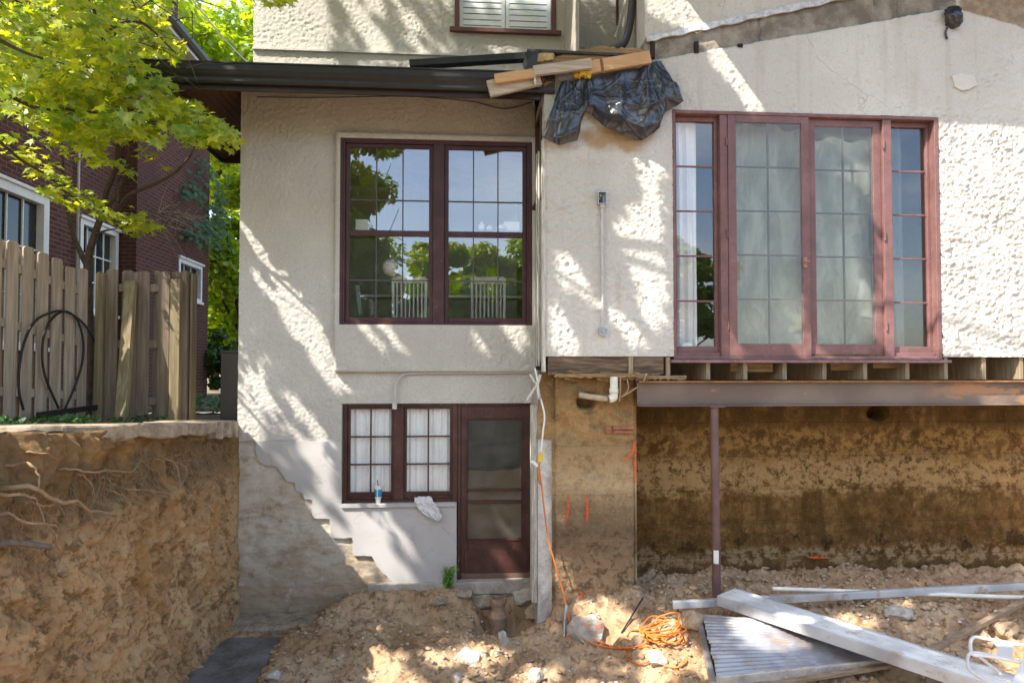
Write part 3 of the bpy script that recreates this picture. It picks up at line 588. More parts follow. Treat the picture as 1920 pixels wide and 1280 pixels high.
# the inner door behind the screen, with a glazed upper half
mb = MB(); iy = yb + 0.105; imx = P(931, 850, iy).x
mb.box(a, gx0 + .01, iy, iy + 0.04, db, dt); mb.box(gx1 - .01, c, iy, iy + 0.04, db, dt); mb.box(imx - .015, imx + .015, iy + 0.005, iy + 0.035, P(0, 925, iy).z, gz1)
for q in (830, 882): 
    zz = P(925, q, iy).z; mb.box(gx0 + .01, imx - .016, iy + .005, iy + .035, zz - .012, zz + .012); mb.box(imx + .016, gx1 - .01, iy + .005, iy + .035, zz - .012, zz + .012)
mb.box(gx0 + .01, gx1 - .01, iy + .002, iy + .04, db, P(0, 925, iy).z); mb.box(gx0 + .01, gx1 - .01, iy + .03, iy + .034, P(0, 925, iy).z, gz1)
mb.build('inner_door', simple('inner_door_grey', lin(.11, .10, .09), 0.5, 0.2), house)
MB().box(op2[0] + .3, op2[1] + 0.02, -0.06, 0.16, -2.50, dz0 + 0.008).build('threshold', M['pale_concrete'], house, bev=0.008)
# ---- eave of the wing: soffit, fascia, gutter, low roof
e = 0.78; xo, yo = XL - e, -e; zs = 2.86; zf0, zf1 = P(700, 178, yo).z, P(700, 128, yo).z
xe = P(985, 150, yo).x; ye = 1.62
mb = MB(); zi = 3.17; g = (zi - zs) / e; so = lambda t: zs + g * t                      # the soffit follows the rafters up to the wall
def slat(t0, t1, dz):                               # one board all round the corner, mitred
    P0 = [(xo + t0, ye, so(t0) + dz), (xo + t1, ye, so(t1) + dz), (xo + t1, yo + t1, so(t1) + dz), (xo + t0, yo + t0, so(t0) + dz), (XC, yo + t0, so(t0) + dz), (XC, yo + t1, so(t1) + dz)]
    mb.add(P0 + [(x, y, z + .012) for x, y, z in P0], [(0,1,2,3), (3,2,5,4), (9,8,7,6), (10,11,8,9), (0,6,7,1), (1,7,8,2), (3,9,6,0), (4,10,9,3), (2,8,11,5)])
nb_ = 11
for k in range(nb_): slat(.022 + (e - .024) * k / nb_, .022 + (e - .024) * (k + 1) / nb_ - .006, 0.0)
slat(.022, e - .002, .014); mb.build('soffit', M['brown_soffit'], house)
mb = MB(); mb.box(xo, XC - .03, yo, yo + 0.019, zf0, zf1 - 0.04); mb.box(xo, xo + 0.0195, yo + 0.0195, ye, zf0, zf1 - 0.04); mb.box(xo + 0.02, XL - .001, ye + .001, ye + .02, zf0, zs + 0.3)
mb.build('fascia', simple('fascia_brown', lin(.035, .02, .014), 0.45, 0.25), house)
gp = [(0, -.165), (-.055, -.165), (-.065, -.145), (-.065, -.11), (-.085, -.085), (-.10, -.045), (-.10, 0.012), (-.112, 0.016), (-.112, 0.03), (-.094, 0.03), (-.094, 0.0), (-.004, 0.0), (-.004, 0.035), (0, 0.035)]
zg = P(700, 125, yo - 0.1).z - 0.03
mb = MB(); mb.prism_x([(yo - 0.0005 + q, zg + h) for q, h in gp], xo - 0.1, xe + .3); mb.prism([(xo - 0.0005 + q, zg + h) for q, h in gp], yo + 0.001, ye); 
mb.build('gutter', M['black_metal'], house)
mb = MB(); zr = zf1 - 0.035; mb.add([(xo, yo, zr), (XC + 1.0, yo, zr), (XC + 1.0, YU, zr + 0.22), (XL, YU, zr + 0.22), (xo, ye, zr), (XL, ye, zr + .22)], [(0,1,2,3), (0,3,5,4)])
mb.build('roof', M['roof_shingle'], house)
# dark flashing and a stray gutter lying on the low roof
mb = MB(); mb.beam(P(768, 122, -0.35), P(1000, 107, -0.35), 0.11, 0.075); mb.build('roof_flashing', M['black_metal'], house, bev=0.004)
# ---- upper wall, its window and string course
def fine3(Xg, Zg): return 0.0075 * fbm(Xg * 27 + .5 * perlin(Xg * 9, 6, Zg * 9), 4.0, Zg * 27, 3, .65) * np.clip(1 + fbm(Xg * 2.5, 2, Zg * 2.5, 2), .4, 1.5)
uw = rect(853, 1042, -260, 64, YU); XR2 = P(1200, 60, YU).x
wall_grid('wall', XL, XR2, 2.9, 5.75, 0.0135, [uw], YU, fine3, M['wing_stucco'], house)
zl = P(700, 100, YU).z
mb = MB(); mb.box(XL, P(1000, 100, YU).x, YU - 0.035, YU + .005, zl - 0.012, zl + 0.012); mb.box(XL, XL + .01, YU + .01, 3.0, 2.9, 5.75); mb.build('string_course', M['wing_stucco'], house)
x0, x1, z0, z1 = uw; mb = MB(); mb.ring(x0, x1, z0, z1, .055, .055, .05, .06, YU - .02, YU + .09)
mb.box(x0 - .06, x1 + .06, YU - .07, YU - .0205, z0 - .015, z0 + .035); w3 = mb.build('window', M['plum_paint'], house, bev=0.003)
w3.data.materials[0] = simple('upper_plum', lin(.13, .05, .05), 0.5, 0.2)
MB().box(x0 + .055, x1 - .055, YU + .03, YU + .033, z0 + .05, z1 - .06).build('pane', M['old_glass'], w3)
xm_ = (x0 + x1) / 2
for a, c in ((x0 + .058, xm_ - .004), (xm_ + .004, x1 - .058)):
    mb = MB(); mb.ring(a, c, z0 + .052, z1 - .07, .045, .045, .06, .06, YU + .05, YU + .075); zz = z0 + .125
    while zz < z1 - .16:
        V = [(a + .046, YU + .05, zz), (c - .046, YU + .05, zz), (c - .046, YU + .058, zz + .064), (a + .046, YU + .058, zz + .064), (a + .046, YU + .056, zz), (c - .046, YU + .056, zz), (c - .046, YU + .066, zz + .064), (a + .046, YU + .066, zz + .064)]
        mb.add(V, [(0,1,2,3), (4,7,6,5), (0,4,5,1), (3,2,6,7)]); zz += .072
    mb.build('shutter', M['shutter_white'], w3)
MB().box(x0, x1, YU + .16, YU + .17, z0, z1).build('blind', M['dim_wall'], w3)
# second upper window at the corner and the corner trim
a = rect(1155, 1172, -200, 46, YU - .02); mb = MB(); mb.box(a[0], a[1], YU - .03, YU + .0, a[2], a[3]); mb.box(a[0] - .0, a[1] + .12, YU - .025, YU - .001, a[2], a[2] + .04)
mb.build('window', simple('upper_plum_dark', lin(.10, .04, .042), 0.5, 0.2), house)
# ---- right hand section
XB = XC + 0.012; XR = 9.4
fw = rect(1262, 1763, 213, 674, YB); zb = P(1130, 668, YB).z; zcut = P(1100, 118, YB).z; xcut = P(1209, 60, YB).x
def coarse(Xg, Zg):
    q = fbm(Xg * 13 + 0.5 * perlin(Xg * 20, 1, Zg * 20), 0.0, Zg * 15, 3); bl = np.maximum(q, -0.12)
    ang = fbm(Xg * 24 + Zg * 10, 5.0, Zg * 30 - Xg * 10, 2); bl2 = np.maximum(ang, -0.1)
    xw, zw = P(1480, 210, YB).x, P(1480, 205, YB).z
    calm = sst(P(1270, 0, YB).x, P(1310, 0, YB).x, Xg) * sst(zw - .02, zw + .1, Zg) * sst(P(1830, 0, YB).x, P(1770, 0, YB).x, Xg)
    amp = 1 - 0.42 * calm
    m1_, c1_ = line_of((1225, 113), (1770, 18), YB); m2_, c2_ = line_of((1220, 72), (1600, -12), YB)
    dd = Zg - m1_ * Xg - c1_ + 0.012 * perlin(Xg * 9, 8, Zg * 9); sc_ = sst(-0.006, 0.006, dd) * (Xg < P(1790, 0, YB).x) * sst(0.006, -0.006, Zg - m2_ * Xg - c2_ + .012 * perlin(Xg * 9, 8, Zg * 9))
    amp = amp * (1 + .6 * sst(P(1735, 0, YB).x, P(1775, 0, YB).x, Xg) * sst(zw + .03, zw - .03, Zg))
    amp = amp * np.clip(.85 + .7 * fbm(Xg * 2.6, 9, Zg * 2.6, 3), .35, 1.5)
    return amp * (0.015 * bl + 0.011 * bl2 + .008 * fbm(Xg * 30, 11, Zg * 34, 2)) + 0.007 * perlin(Xg * 42, 6, Zg * 46) + 0.004 * perlin(Xg * 75, 2, Zg * 75) - 0.02 * sc_ + 0.008 * fbm(Xg * 2, 3, Zg * 2, 2)
wall_grid('wall', XB, XR, zb, 4.85, 0.0135, [fw, (XB - 1, xcut, zcut, 9)], YB, coarse, M['coarse_stucco'], house)
mb = MB(); mb.box(XB + .002, XR, YB + .012, YB + .03, zb, zb + .001); mb.box(xcut, xcut + .01, YB + .01, YU, zcut, 5.6); reveal(mb, fw, YB - .002, YB + .14); mb.build('reveal', M['coarse_stucco'], house)
# side of the bump with its narrow window
sw = (-0.62, -0.10, PX(1005, 387, XB).z - 0.02, PX(1005, 240, XB).z)
wall_grid('wall', YB + .01, 0.0, zb - .02, 2.95, 0.02, [sw], XB, lambda a, c: 0.006 * fbm(a * 20, 1, c * 20, 3), M['wing_stucco'], house, axis='x')
mb = MB(); y0, y1, z0, z1 = sw
mb.box(XB - .02, XB + .05, y0, y0 + .05, z0, z1); mb.box(XB - .02, XB + .05, y1 - .05, y1, z0, z1); mb.box(XB - .02, XB + .05, y0 + .05, y1 - .05, z1 - .05, z1); mb.box(XB - .05, XB + .05, y0 - .03, y1 + .03, z0 - .04, z0)
w4 = mb.build('window', M['plum_paint'], house, bev=.003); MB().box(XB + .02, XB + .023, y0 + .05, y1 - .05, z0, z1 - .05).build('pane', M['window_glass'], w4)
MB().prism_z([(XB - .028, YB - .012), (XB + .012, YB - .018), (XB + .012, YB + .06), (XB - .028, YB + .06)], zb - .16, P(1010, 262, YB).z).build('corner_board', M['trim_weathered'], house, bev=.006)
mb = MB()
for k, (q, r_) in enumerate(((-.045, .012), (-.06, .008))): mb.tube([(XB + q, YB + .1 + .08 * k, 2.3), (XB + q, YB + .1 + .08 * k, zb - .1)], r_, 6)
mb.box(XB - .03, XB - .002, YB + .25, YB + .30, zb - .05, 2.3); mb.build('corner_trim', M['trim_weathered'], house)
# white flashing strip along the old roof line
a, c = P(1212, 74, YB - .02), P(1620, -14, YB - .02); mb = MB(); k = 26; V = []
for i in range(k + 1):
    p = a.lerp(c, i / k); hh = .030 + .010 * math.sin(i * 1.9) + random.uniform(-.006, .006); V.append((p.x, p.z + hh + random.uniform(-.005, .005), p.z - hh))
mb.prism([(x, t_) for x, t_, _ in V] + [(x, b_) for x, _, b_ in reversed(V)], YB - .028, YB - .004); mb.build('flashing', simple('flaking_white', lin(.55, .56, .58), .7, .4, 12, .3), house)
simple('pocket_black', lin(.03, .022, .016), .9, .3)
for q in ((1303, 1310, 78, 99), (1385, 1393, 82, 88), (1221, 1228, 78, 108)):
    r_ = rect(*q, YB - .02); MB().box(r_[0], r_[1], YB - .022, YB + .02, r_[2], r_[3]).build('joist_pocket', M['pocket_black'], house)
pt = [(1785, 143), (1800, 138), (1826, 141), (1832, 160), (1815, 168), (1803, 170), (1790, 163)]
MB().prism([xz(*q, YB - .02) for q in pt], YB - .024, YB).build('filler_patch', simple('filler', lin(.58, .55, .49), .85, .08, 5, .05), house)
# main roof above the picture: its overhang shades the top of the wall
xr_ = 1.74
mb = MB(); mb.box(xr_, XR + 1, -1.80, YB - .01, 4.75, 4.80); mb.add([(xr_, -1.8, 4.801), (XR + 1, -1.8, 4.801), (XR + 1, 3, 7.0), (xr_, 3, 7.0), (xr_, -1.8, 4.92), (XR + 1, -1.8, 4.92), (XR + 1, 3, 7.12), (xr_, 3, 7.12)], [(0,1,2,3), (7,6,5,4), (0,4,5,1), (0,3,7,4), (1,5,6,2)])
mb.build('roof', M['brown_soffit'], house)
mb = MB(); mb.box(XL - .5, xr_ - .01, -.1, YU - .02, 5.75, 5.8); mb.add([(XL - .5, -.1, 5.801), (xr_ - .01, -.1, 5.801), (xr_ - .01, 3, 7.2), (XL - .5, 3, 7.2)], [(0,1,2,3)]); mb.build('roof', M['brown_soffit'], house)
# ---- french window: frame, mullions, two side lights, two leaves
x0, x1, z0, z1 = fw; yf = YB + .03; MP = M['mauve_paint']
ml0, ml1 = P(1350, 440, yf).x, P(1364, 440, yf).x; mr0, mr1 = P(1656, 440, yf).x, P(1672, 440, yf).x
mb = MB(); mb.ring(x0, x1, z0, z1, .03, .05, .03, .035, yf - .035, yf + .11); mb.box(ml0, ml1, yf - .02, yf + .11, z0 + .03, z1 - .035); mb.box(mr0, mr1, yf - .02, yf + .11, z0 + .03, z1 - .035)
w5 = mb.build('window', MP, house, bev=.004)
mb = MB(); V = []
mb.prism_x([(YB - .075, z0 - .035), (YB - .075, z0 - .005), (YB + .12, z0 + .0), (YB + .12, z0 - .035)], x0 - .04, x1 + .05); mb.build('window_sill', M['sill_paint'], house, bev=.004)
def leaf(a, c, st, y, bot, top, split, cols, nm='casement', glass='dusty_glass', bar=.009):
    s = MB(); za, zc = z0 + .032, z1 - .037; s.ring(a, c, za, zc, st, st, bot, top, y, y + .045); lf = s.build(nm, MP, w5, bev=.003)
    ga, gc, gb, gt = a + st, c - st, za + bot, zc - top
    mu = MB(); 
    for k in range(1, cols): mu.box(ga + (gc - ga) * k / cols - bar, ga + (gc - ga) * k / cols + bar, y + .024, y + .038, gb, gt)
    for k in range(1, split):
        zz = gb + (gt - gb) * k / split
        for q in range(cols): mu.box(ga + (gc - ga) * q / cols + (bar + .0005 if q else 0), ga + (gc - ga) * (q + 1) / cols - (bar + .0005 if q < cols - 1 else 0), y + .023, y + .037, zz - bar, zz + bar)
    return lf, mu, (ga, gc, gb, gt)
SIDE = []
for a, c, st in ((x0 + .031, ml0 - .001, .035), (mr1 + .001, x1 - .051, .032)):
    lf, mu, g = leaf(a, c, st, yf + .05, .11, .05, 5, 1)
    for k in range(4):
        o = MB(); o.v = mu.v[8*k:8*k+8]; o.f = mu.f[:6]; o.build('glazing_bar', MP, w5)
    MB().box(g[0] - .003, g[1] + .003, yf + .08, yf + .083, g[2] - .003, g[3] + .003).build('pane', M['side_glass'], w5)
    MB().box(a, c, yf + .005, yf + .049, z0 + .031, z0 + .075).build('stop', MP, w5, bev=.003); SIDE.append((a, c))
mm = P(1517, 440, yf).x; INN = []
for a, c, dy in ((ml1 + .002, mm - .003, -.03), (mm + .001, mr0 - .002, .02)):
    lf, mu, g = leaf(a, c, .088, yf + dy, .135, .075, 5, 2); mu.build('glazing_bars', simple('pale_bar', lin(.10, .085, .075), .6, .15) if 'pale_bar' not in M else M['pale_bar'], w5)
    MB().box(g[0] - .003, g[1] + .003, yf + dy + .0105, yf + dy + .0135, g[2] - .003, g[3] + .003).build('pane', M['dusty_glass'], w5); INN.append(g)
for px, zpx in ((1362, 265), (1364, 438), (1366, 610), (1657, 271), (1660, 443), (1663, 612)):
    p = P(px, zpx, yf - .03); mb = MB(); mb.tube([p + Vector((0, 0, -.045)), p + Vector((0, 0, .045))], .010); mb.box(p.x - .005, p.x + .022, p.y + .004, p.y + .012, p.z - .04, p.z + .04); mb.build('hinge', MP, w5)
p = P(1510, 492, yf - .04); mb = MB(); mb.box(p.x - .02, p.x + .02, p.y - .004, p.y + .006, p.z - .055, p.z + .055); mb.tube([p, p + Vector((0, -.035, 0))], .008); mb.tube([p + Vector((-.03, -.035, .0)), p + Vector((.03, -.035, .006))], .010)
mb.build('latch', simple('brass_dull', lin(.34, .19, .15), .45, .3, metal=.2), w5)
# the film hung behind the two leaves
n, m = 110, 150; a, c = INN[0][0] - .05, INN[1][1] + .05; U, W_ = np.meshgrid(np.linspace(a, c, n), np.linspace(z0 + .02, z1 - .03, m))
va = np.where(U < mm, P(1440, 236, yf + .15).z, P(1580, 262, yf + .15).z) + .025 * np.sin(U * 19) + .02 * np.sin(U * 8 + 1); W_ = z0 + .02 + (W_ - z0 - .02) * (va - z0 - .02) / (z1 - .05 - z0)
yy = yf + .17 + .035 * fbm(U * 2.2, 1.0, W_ * 0.9, 3) + .02 * np.sin(U * 13 + 3 * perlin(U, 1, W_ * .7))
idx = np.arange(n * m).reshape(m, n); F = np.stack([idx[:-1, :-1], idx[:-1, 1:], idx[1:, 1:], idx[1:, :-1]], -1).reshape(-1, 4)
tag(big('plastic_sheet', np.stack([U, yy, W_], -1).reshape(-1, 3), M['plastic_film'], None, True, faces=F), 'pale grey green plastic sheet hung behind the glass french doors', 'sheet')
for (a, c), sd_, lb, rng_ in ((SIDE[0], 2., 'white curtain behind the narrow left side pane of the french window', (0, .62)), (SIDE[1], 9., 'dark grey curtain behind the narrow right side pane of the french window', (.0, .55))):
    V, F = curtain(a + (c - a) * rng_[0], a + (c - a) * rng_[1], z0 + .02, z1 - .04, yf + .2, sd_, .02, freq=16)
    tag(big('curtain', V, M['curtain_cloth'] if sd_ == 2. else simple('grey_cloth', lin(.10, .105, .11), .8, .2), None, True, faces=F), lb, 'curtain', 'french window curtains')
# rooms behind the glass
mb = MB(); mb.box(-2.3, XB + .3, 3.4, 3.42, -.6, 2.9); mb.box(-2.4, -2.38, .2, 3.4, -.6, 2.9); mb.box(XB + .3, XB + .32, .2, 3.4, -.6, 2.9); mb.box(-2.4, XB + .3, .11, 3.4, 2.8, 2.82); mb.build('room_wall', M['dim_wall'], house)
MB().box(-2.4, XB + .3, .11, 3.4, .08, .12).build('room_floor', M['dim_floor'], house)
mb = MB(); mb.box(XB + .4, XR, 1.6, 1.62, zb, 4.8); mb.box(XB + .4, XB + .42, YB + .3, 1.6, zb, 4.8); mb.box(XR - .02, XR, YB + .1, 1.6, zb, 4.8); mb.box(XB + .4, XR, YB + .1, 1.6, 2.9, 2.95); mb.build('room_wall', M['dim_wall'], house)
MB().box(op2[0] - .2, XC + .1, .5, .52, -2.6, -.3).build('room_wall', M['dim_wall'], house)
# ---- under the right section: joists, rotten sill, floor, foundation, pier
zt, zj0 = zb - .005, P(1500, 712, YB).z
mb = MB(); mb.box(XB + .02, XR, YB + .04, 1.8, zb + .002, zb + .03); mb.build('floor_deck', simple('deck_dark', lin(.12, .07, .035), .9, .35, 5, .4), house)
mb = MB(); mb.box(XR - .02, XR, YB + .02, 1.58, zj0 - .2, zb); mb.box(XB + .3, XR - .021, 1.605, 1.63, zj0 - .2, zb); mb.build('crawlspace_wall', M['deck_dark'], house)
jx = [(1250, 1258), (1326, 1334), (1394, 1403), (1472, 1480), (1545, 1555), (1617, 1632), (1697, 1712), (1771, 1784), (1838, 1861), (1913, 1924)]
for q0, q1 in jx + [(1998 + 76 * k, 2008 + 76 * k) for k in range(8)]:
    cx = (P(q0, 692, YB).x + P(q1, 692, YB).x) / 2; jo = MB(); yy = YB + .03 + random.uniform(-.015, .03)
    jo.box(cx - .023, cx + .023, yy, 1.6, zj0 + .002, zt); jo.build('joist', M['joist_wood'], house, bev=.003)
mb = MB()
for q in ((1372, 1452, 678, 697), (1560, 1612, 676, 694), (1640, 1690, 676, 690)):
    r_ = rect(*q, YB + .12); mb.box(r_[0], r_[1], YB + .15, YB + .19, r_[2], r_[3])
mb.build('blocking', M['splinter_wood'], house, bev=.003)
def ragged(x0, x1, zt, zb_, n, j, seed):
    rr = random.Random(seed); T = [(x0 + (x1 - x0) * i / n, zt + rr.uniform(-j, j) * .3) for i in range(n + 1)]; B = [(x0 + (x1 - x0) * i / n, zb_ + rr.uniform(-j, j)) for i in range(n + 1)]
    return T + B[::-1]
a = rect(1028, 1245, 667, 703, YB); MB().prism(ragged(a[0], a[1], a[3], a[2], 40, .014, 3), YB + .015, YB + .09).build('rotten_sill', M['rotten_wood'], house)
for i, q in enumerate(((1040, 1215, 700, 707), (1120, 1288, 704, 711), (1028, 1130, 696, 704))):
    a = rect(*q, YB - .03); MB().prism(ragged(a[0], a[1], a[3], a[2], 34, .010, 4 + i), YB - .05 + .03 * i, YB + .10).build('splintered_board', M['splinter_wood'] if i != 2 else M['rotten_wood'], house)
a = rect(1179, 1187, 669, 702, YB - .01); MB().box(a[0], a[1], YB - .012, YB + .014, a[2], a[3]).build('cleat', M['joist_wood'], house)
mb = MB()
for k in range(26):
    q = P(random.uniform(1030, 1230), random.uniform(695, 712), YB - .06); mb.beam(q, q + Vector((random.uniform(.03, .16), random.uniform(-.03, .02), random.uniform(-.05, .02))), .006, .010, taper=.3)
mb.build('splinters', M['splinter_wood'], house)
fnd = P(1500, 900, -0.12)
hole = rect(1632, 1666, 762, 786, -.15)
def found(Xg, Zg):
    h = ((Xg - (hole[0] + hole[1]) / 2) / .12)**2 + ((Zg - (hole[2] + hole[3]) / 2) / .08)**2 + .5 * perlin(Xg * 12, 1, Zg * 12)
    return .026 * fbm(Xg * 4, 2, Zg * 7, 5) + .016 * np.maximum(fbm(Xg * 13, 5, Zg * 15, 4), -.1) - .012 * sst(.06, 0, np.abs(np.mod(Zg * 2.6 + .06 * perlin(Xg * 2, 1, 1.), 1) - .5)) - .25 * sst(1.2, .7, h)
wall_grid('foundation_wall', XB + .3, XR, -2.9, zj0 - .001, .02, [], -.12, found, M['foundation_concrete'], house)
pr = (P(1040, 900, -.72).x, P(1191, 900, -.72).x); ph = P(1100, 752, -.72)
def pierd(Xg, Zg):
    h = ((Xg - ph.x) / .10)**2 + ((Zg - ph.z) / .085)**2 + .4 * perlin(Xg * 14, 1, Zg * 14); edge = np.minimum(Xg - pr[0], pr[1] - Xg)
    up = sst(P(1100, 815, -.72).z - .03, P(1100, 808, -.72).z + .03, Zg + .10 * perlin(Xg * 3.5, 4, 0) + .25 * (Xg - pr[0] - .4)); 
    return .024 * fbm(Xg * 5, 2, Zg * 6, 5) * (1 + .6 * up) + .010 * np.maximum(fbm(Xg * 16, 5, Zg * 16, 3), -.1) * (1 + up) + .03 * up - .22 * sst(1.2, .75, h) - .03 * sst(.02, 0, edge)
wall_grid('pier', pr[0], pr[1], -2.9, zb - .14, .014, [], -.72, pierd, M['pier_concrete'], house)
mb = MB(); mb.box(pr[1] - .001, pr[1] + .02, -.70, -.05, -2.9, zb - .16); mb.box(pr[0] - .02, pr[0] + .001, -.69, -.6, -2.9, zb - .16); mb.build('pier_side', M['pier_concrete'], house)
stp = (XC + .02, pr[0] - .0); 
wall_grid('render_strip', P(1008, 900, -.62).x, pr[0] + .02, -2.75, P(1030, 822, -.62).z, .014, [], -.64, lambda a, c: .02 * fbm(a * 7, 3, c * 5, 5), simple('limewashed_render', lin(.55, .52, .47), .9, .28, 7, .6, 35), house)
wall_grid('pier', P(1008, 900, -.62).x, pr[0] + .02, P(1030, 822, -.62).z, zb - .14, .014, [], -.68, lambda a, c: .02 * fbm(a * 6, 3, c * 6, 5), M['pier_concrete'], house)
mb = MB(); xq = P(1008, 900, -.64).x; mb.box(xq, xq + .01, -.63, .06, -2.75, zb - .14); mb.build('pier_side', M['pale_concrete'], house)
mb = MB(); mb.box(xq - .035, xq - .002, -.60, -.57, -2.42, P(1008, 760, -.6).z); mb.box(xq - .055, xq - .037, -.58, -.4, -2.42, P(1008, 760, -.6).z); mb.build('door_trim', M['trim_weathered'], house)
mb = MB(); a = rect(1134, 1189, 797, 813, -.75)
mb.box(a[0], a[0] + .07, -.775, -.73, a[2], a[3] - .01); mb.box(a[0] + .08, a[1], -.78, -.73, a[2] + .045, a[3]); mb.box(a[0] + .09, a[1] - .01, -.775, -.73, a[2], a[2] + .037); mb.build('brick_patch', simple('old_brick', lin(.30, .125, .065), .9, .4, 12, .5), house, bev=.006)
# red spray paint marks
def mark(pts, wd, y):
    mb = MB(); n = 4; q = smooth_pts([P(a, c, y) for a, c in pts], n) if len(pts) > 2 else [P(*pts[0], y).lerp(P(*pts[1], y), k / 8) for k in range(9)]; T_, B_ = [], []
    for i, p in enumerate(q):
        d = (q[min(i + 1, len(q) - 1)] - q[max(i - 1, 0)]).normalized(); nn = Vector((-d.z, 0, d.x)); w2 = wd * .5 * (.45 + .55 * math.sin(math.pi * (i + .6) / (len(q) + .2))) * random.uniform(.75, 1.2); T_.append(p + nn * w2); B_.append(p - nn * w2)
    mb.prism([(p.x, p.z) for p in T_] + [(p.x, p.z) for p in B_[::-1]], y - .001, y + .001); mb.build('paint_mark', M['red_spray'], house)
mark([(1065, 925), (1065, 950), (1063, 977)], .022, -.752); mark([(1099, 927), (1101, 952), (1100, 978)], .03, -.752)
mark([(1189, 826), (1187, 846), (1168, 866)], .03, -.765); mark([(1191, 846), (1191, 905)], .022, -.752); mark([(1082, 1108), (1092, 1112), (1085, 1122)], .016, -.75); mark([(1516, 1044), (1552, 1045)], .03, -.15)
# old footing under the corner
mb = MB(); q0, q1 = P(392, 1165, -.4).x, P(586, 1165, -.4).x
mb.prism_z([(q0 + .05, .1), (q0 + .1, -.38), (q0 + .5, -.44), (q1 - .1, -.42), (q1, -.3), (q1 + .03, .1)], -2.84, -2.66)
ft = mb.build('footing', M['footing_concrete'], house, bev=.03)
mb = MB(); mb.tube(smooth_pts([P(482, 182, -.04), P(600, 183, -.06), P(760, 181, -.08), P(880, 190, -.06), P(945, 204, -.03), P(998, 192, -.03)], 6), .005, 6); mb.build('cable', M['black_rubber'], house)
# downspout, conduits, boxes, drain
mb = MB(); mb.tube(smooth_pts([P(1188, -60, -.45), P(1184, 20, -.45), P(1178, 60, -.45), P(1168, 84, -.47), P(1148, 93, -.5)], 5), .042, 12); dsp = mb.build('downspout', simple('dark_gunmetal', lin(.045, .045, .05), .4, .2), house, smooth=True)
mb = MB(); mb.beam(P(1202, -60, -.35), P(1196, 92, -.35), .07, .05, up=(0, 1, 0)); mb.beam(P(1175, -10, -.3), P(1153, 72, -.3), .02, .03, up=(0, 1, 0)); mb.build('corner_trim', M['trim_weathered'], house)
p = P(1128, 372, YB - .02); mb = MB(); mb.ring(p.x - .045, p.x + .045, p.z - .065, p.z + .065, .008, .008, .008, .008, YB - .055, YB - .005); mb.box(p.x - .037, p.x + .037, YB - .014, YB - .010, p.z - .057, p.z + .057)
jb = mb.build('junction_box', M['galvanised'], house)
for k, cl in enumerate((lin(.03, .12, .04), lin(.03, .06, .2), lin(.5, .3, .03))):
    mb = MB(); mb.tube(smooth_pts([(p.x - .03 + .02 * k, YB - .02, p.z - .05), (p.x - .01 + .012 * k, YB - .05, p.z), (p.x + .02 - .02 * k, YB - .045, p.z + .03), (p.x - .02 + .01 * k, YB - .02, p.z + .045)], 4), .007, 6); mb.build('wire', simple('wire_%d' % k, cl, .5, .1), jb)
a, c = P(1129, 386, YB - .03), P(1130, 606, YB - .03); mb = MB(); mb.tube([a, c], .014, 10); mb.box(a.x - .02, a.x + .02, a.y - .02, a.y + .02, a.z - .02, a.z + .01); mb.build('conduit', M['grey_conduit'], house)
p = P(1130, 622, YB - .02); mb = MB(); mb.prism([(p.x - .04, p.z - .03), (p.x + .03, p.z - .055), (p.x + .045, p.z + .02), (p.x + .02, p.z + .05), (p.x - .045, p.z + .045)], YB - .05, YB - .005); mb.tube([p + Vector((0, -.05, 0)), p + Vector((0, -.02, 0))], .02, 12); mb.build('outlet_box', M['galvanised'], house)
mb = MB(); mb.tube(smooth_pts([P(1003, 698, -.035), P(900, 699, -.035), P(775, 700, -.035), P(752, 706, -.035), P(742, 722, -.04), P(741, 745, -.04), P(740, 756, -.04)], 6), .011, 8); p = P(740, 760, -.04); mb.box(p.x - .025, p.x + .025, p.y - .02, p.y + .02, p.z - .04, p.z + .03); mb.build('conduit', M['grey_conduit'], house)
mb = MB(); mb.tube(smooth_pts([P(1086, 740, -.8), P(1110, 744, -.84), P(1140, 748, -.86)], 4), .032, 12); mb.build('drain_pipe', simple('pvc_dirty', lin(.42, .33, .22), .5, .3, 10), house, smooth=True)
mb = MB(); mb.tube(smooth_pts([P(1142, 748, -.86), P(1150, 746, -.86), P(1151, 738, -.86), P(1151, 726, -.86), P(1151, 706, -.86)], 4), .041, 14); mb.tube([P(1151, 728, -.86), P(1151, 737, -.86)], .047, 14); mb.build('drain_pipe', M['pvc'], house, smooth=True)
mb = MB(); mb.tube(smooth_pts([P(1163, 706, -.85), P(1163, 735, -.86), P(1161, 752, -.86)], 4), .008, 6); mb.tube(smooth_pts([P(1176, 710, -.85), P(1178, 730, -.86), P(1165, 745, -.86)], 4), .007, 6); mb.tube(smooth_pts([P(1165, 744, -.87), P(1185, 732, -.87), P(1205, 718, -.87), P(1212, 700, -.86)], 4), .01, 6); mb.build('supply_pipe', simple('copper_old', lin(.36, .22, .13), .5, .3), house)
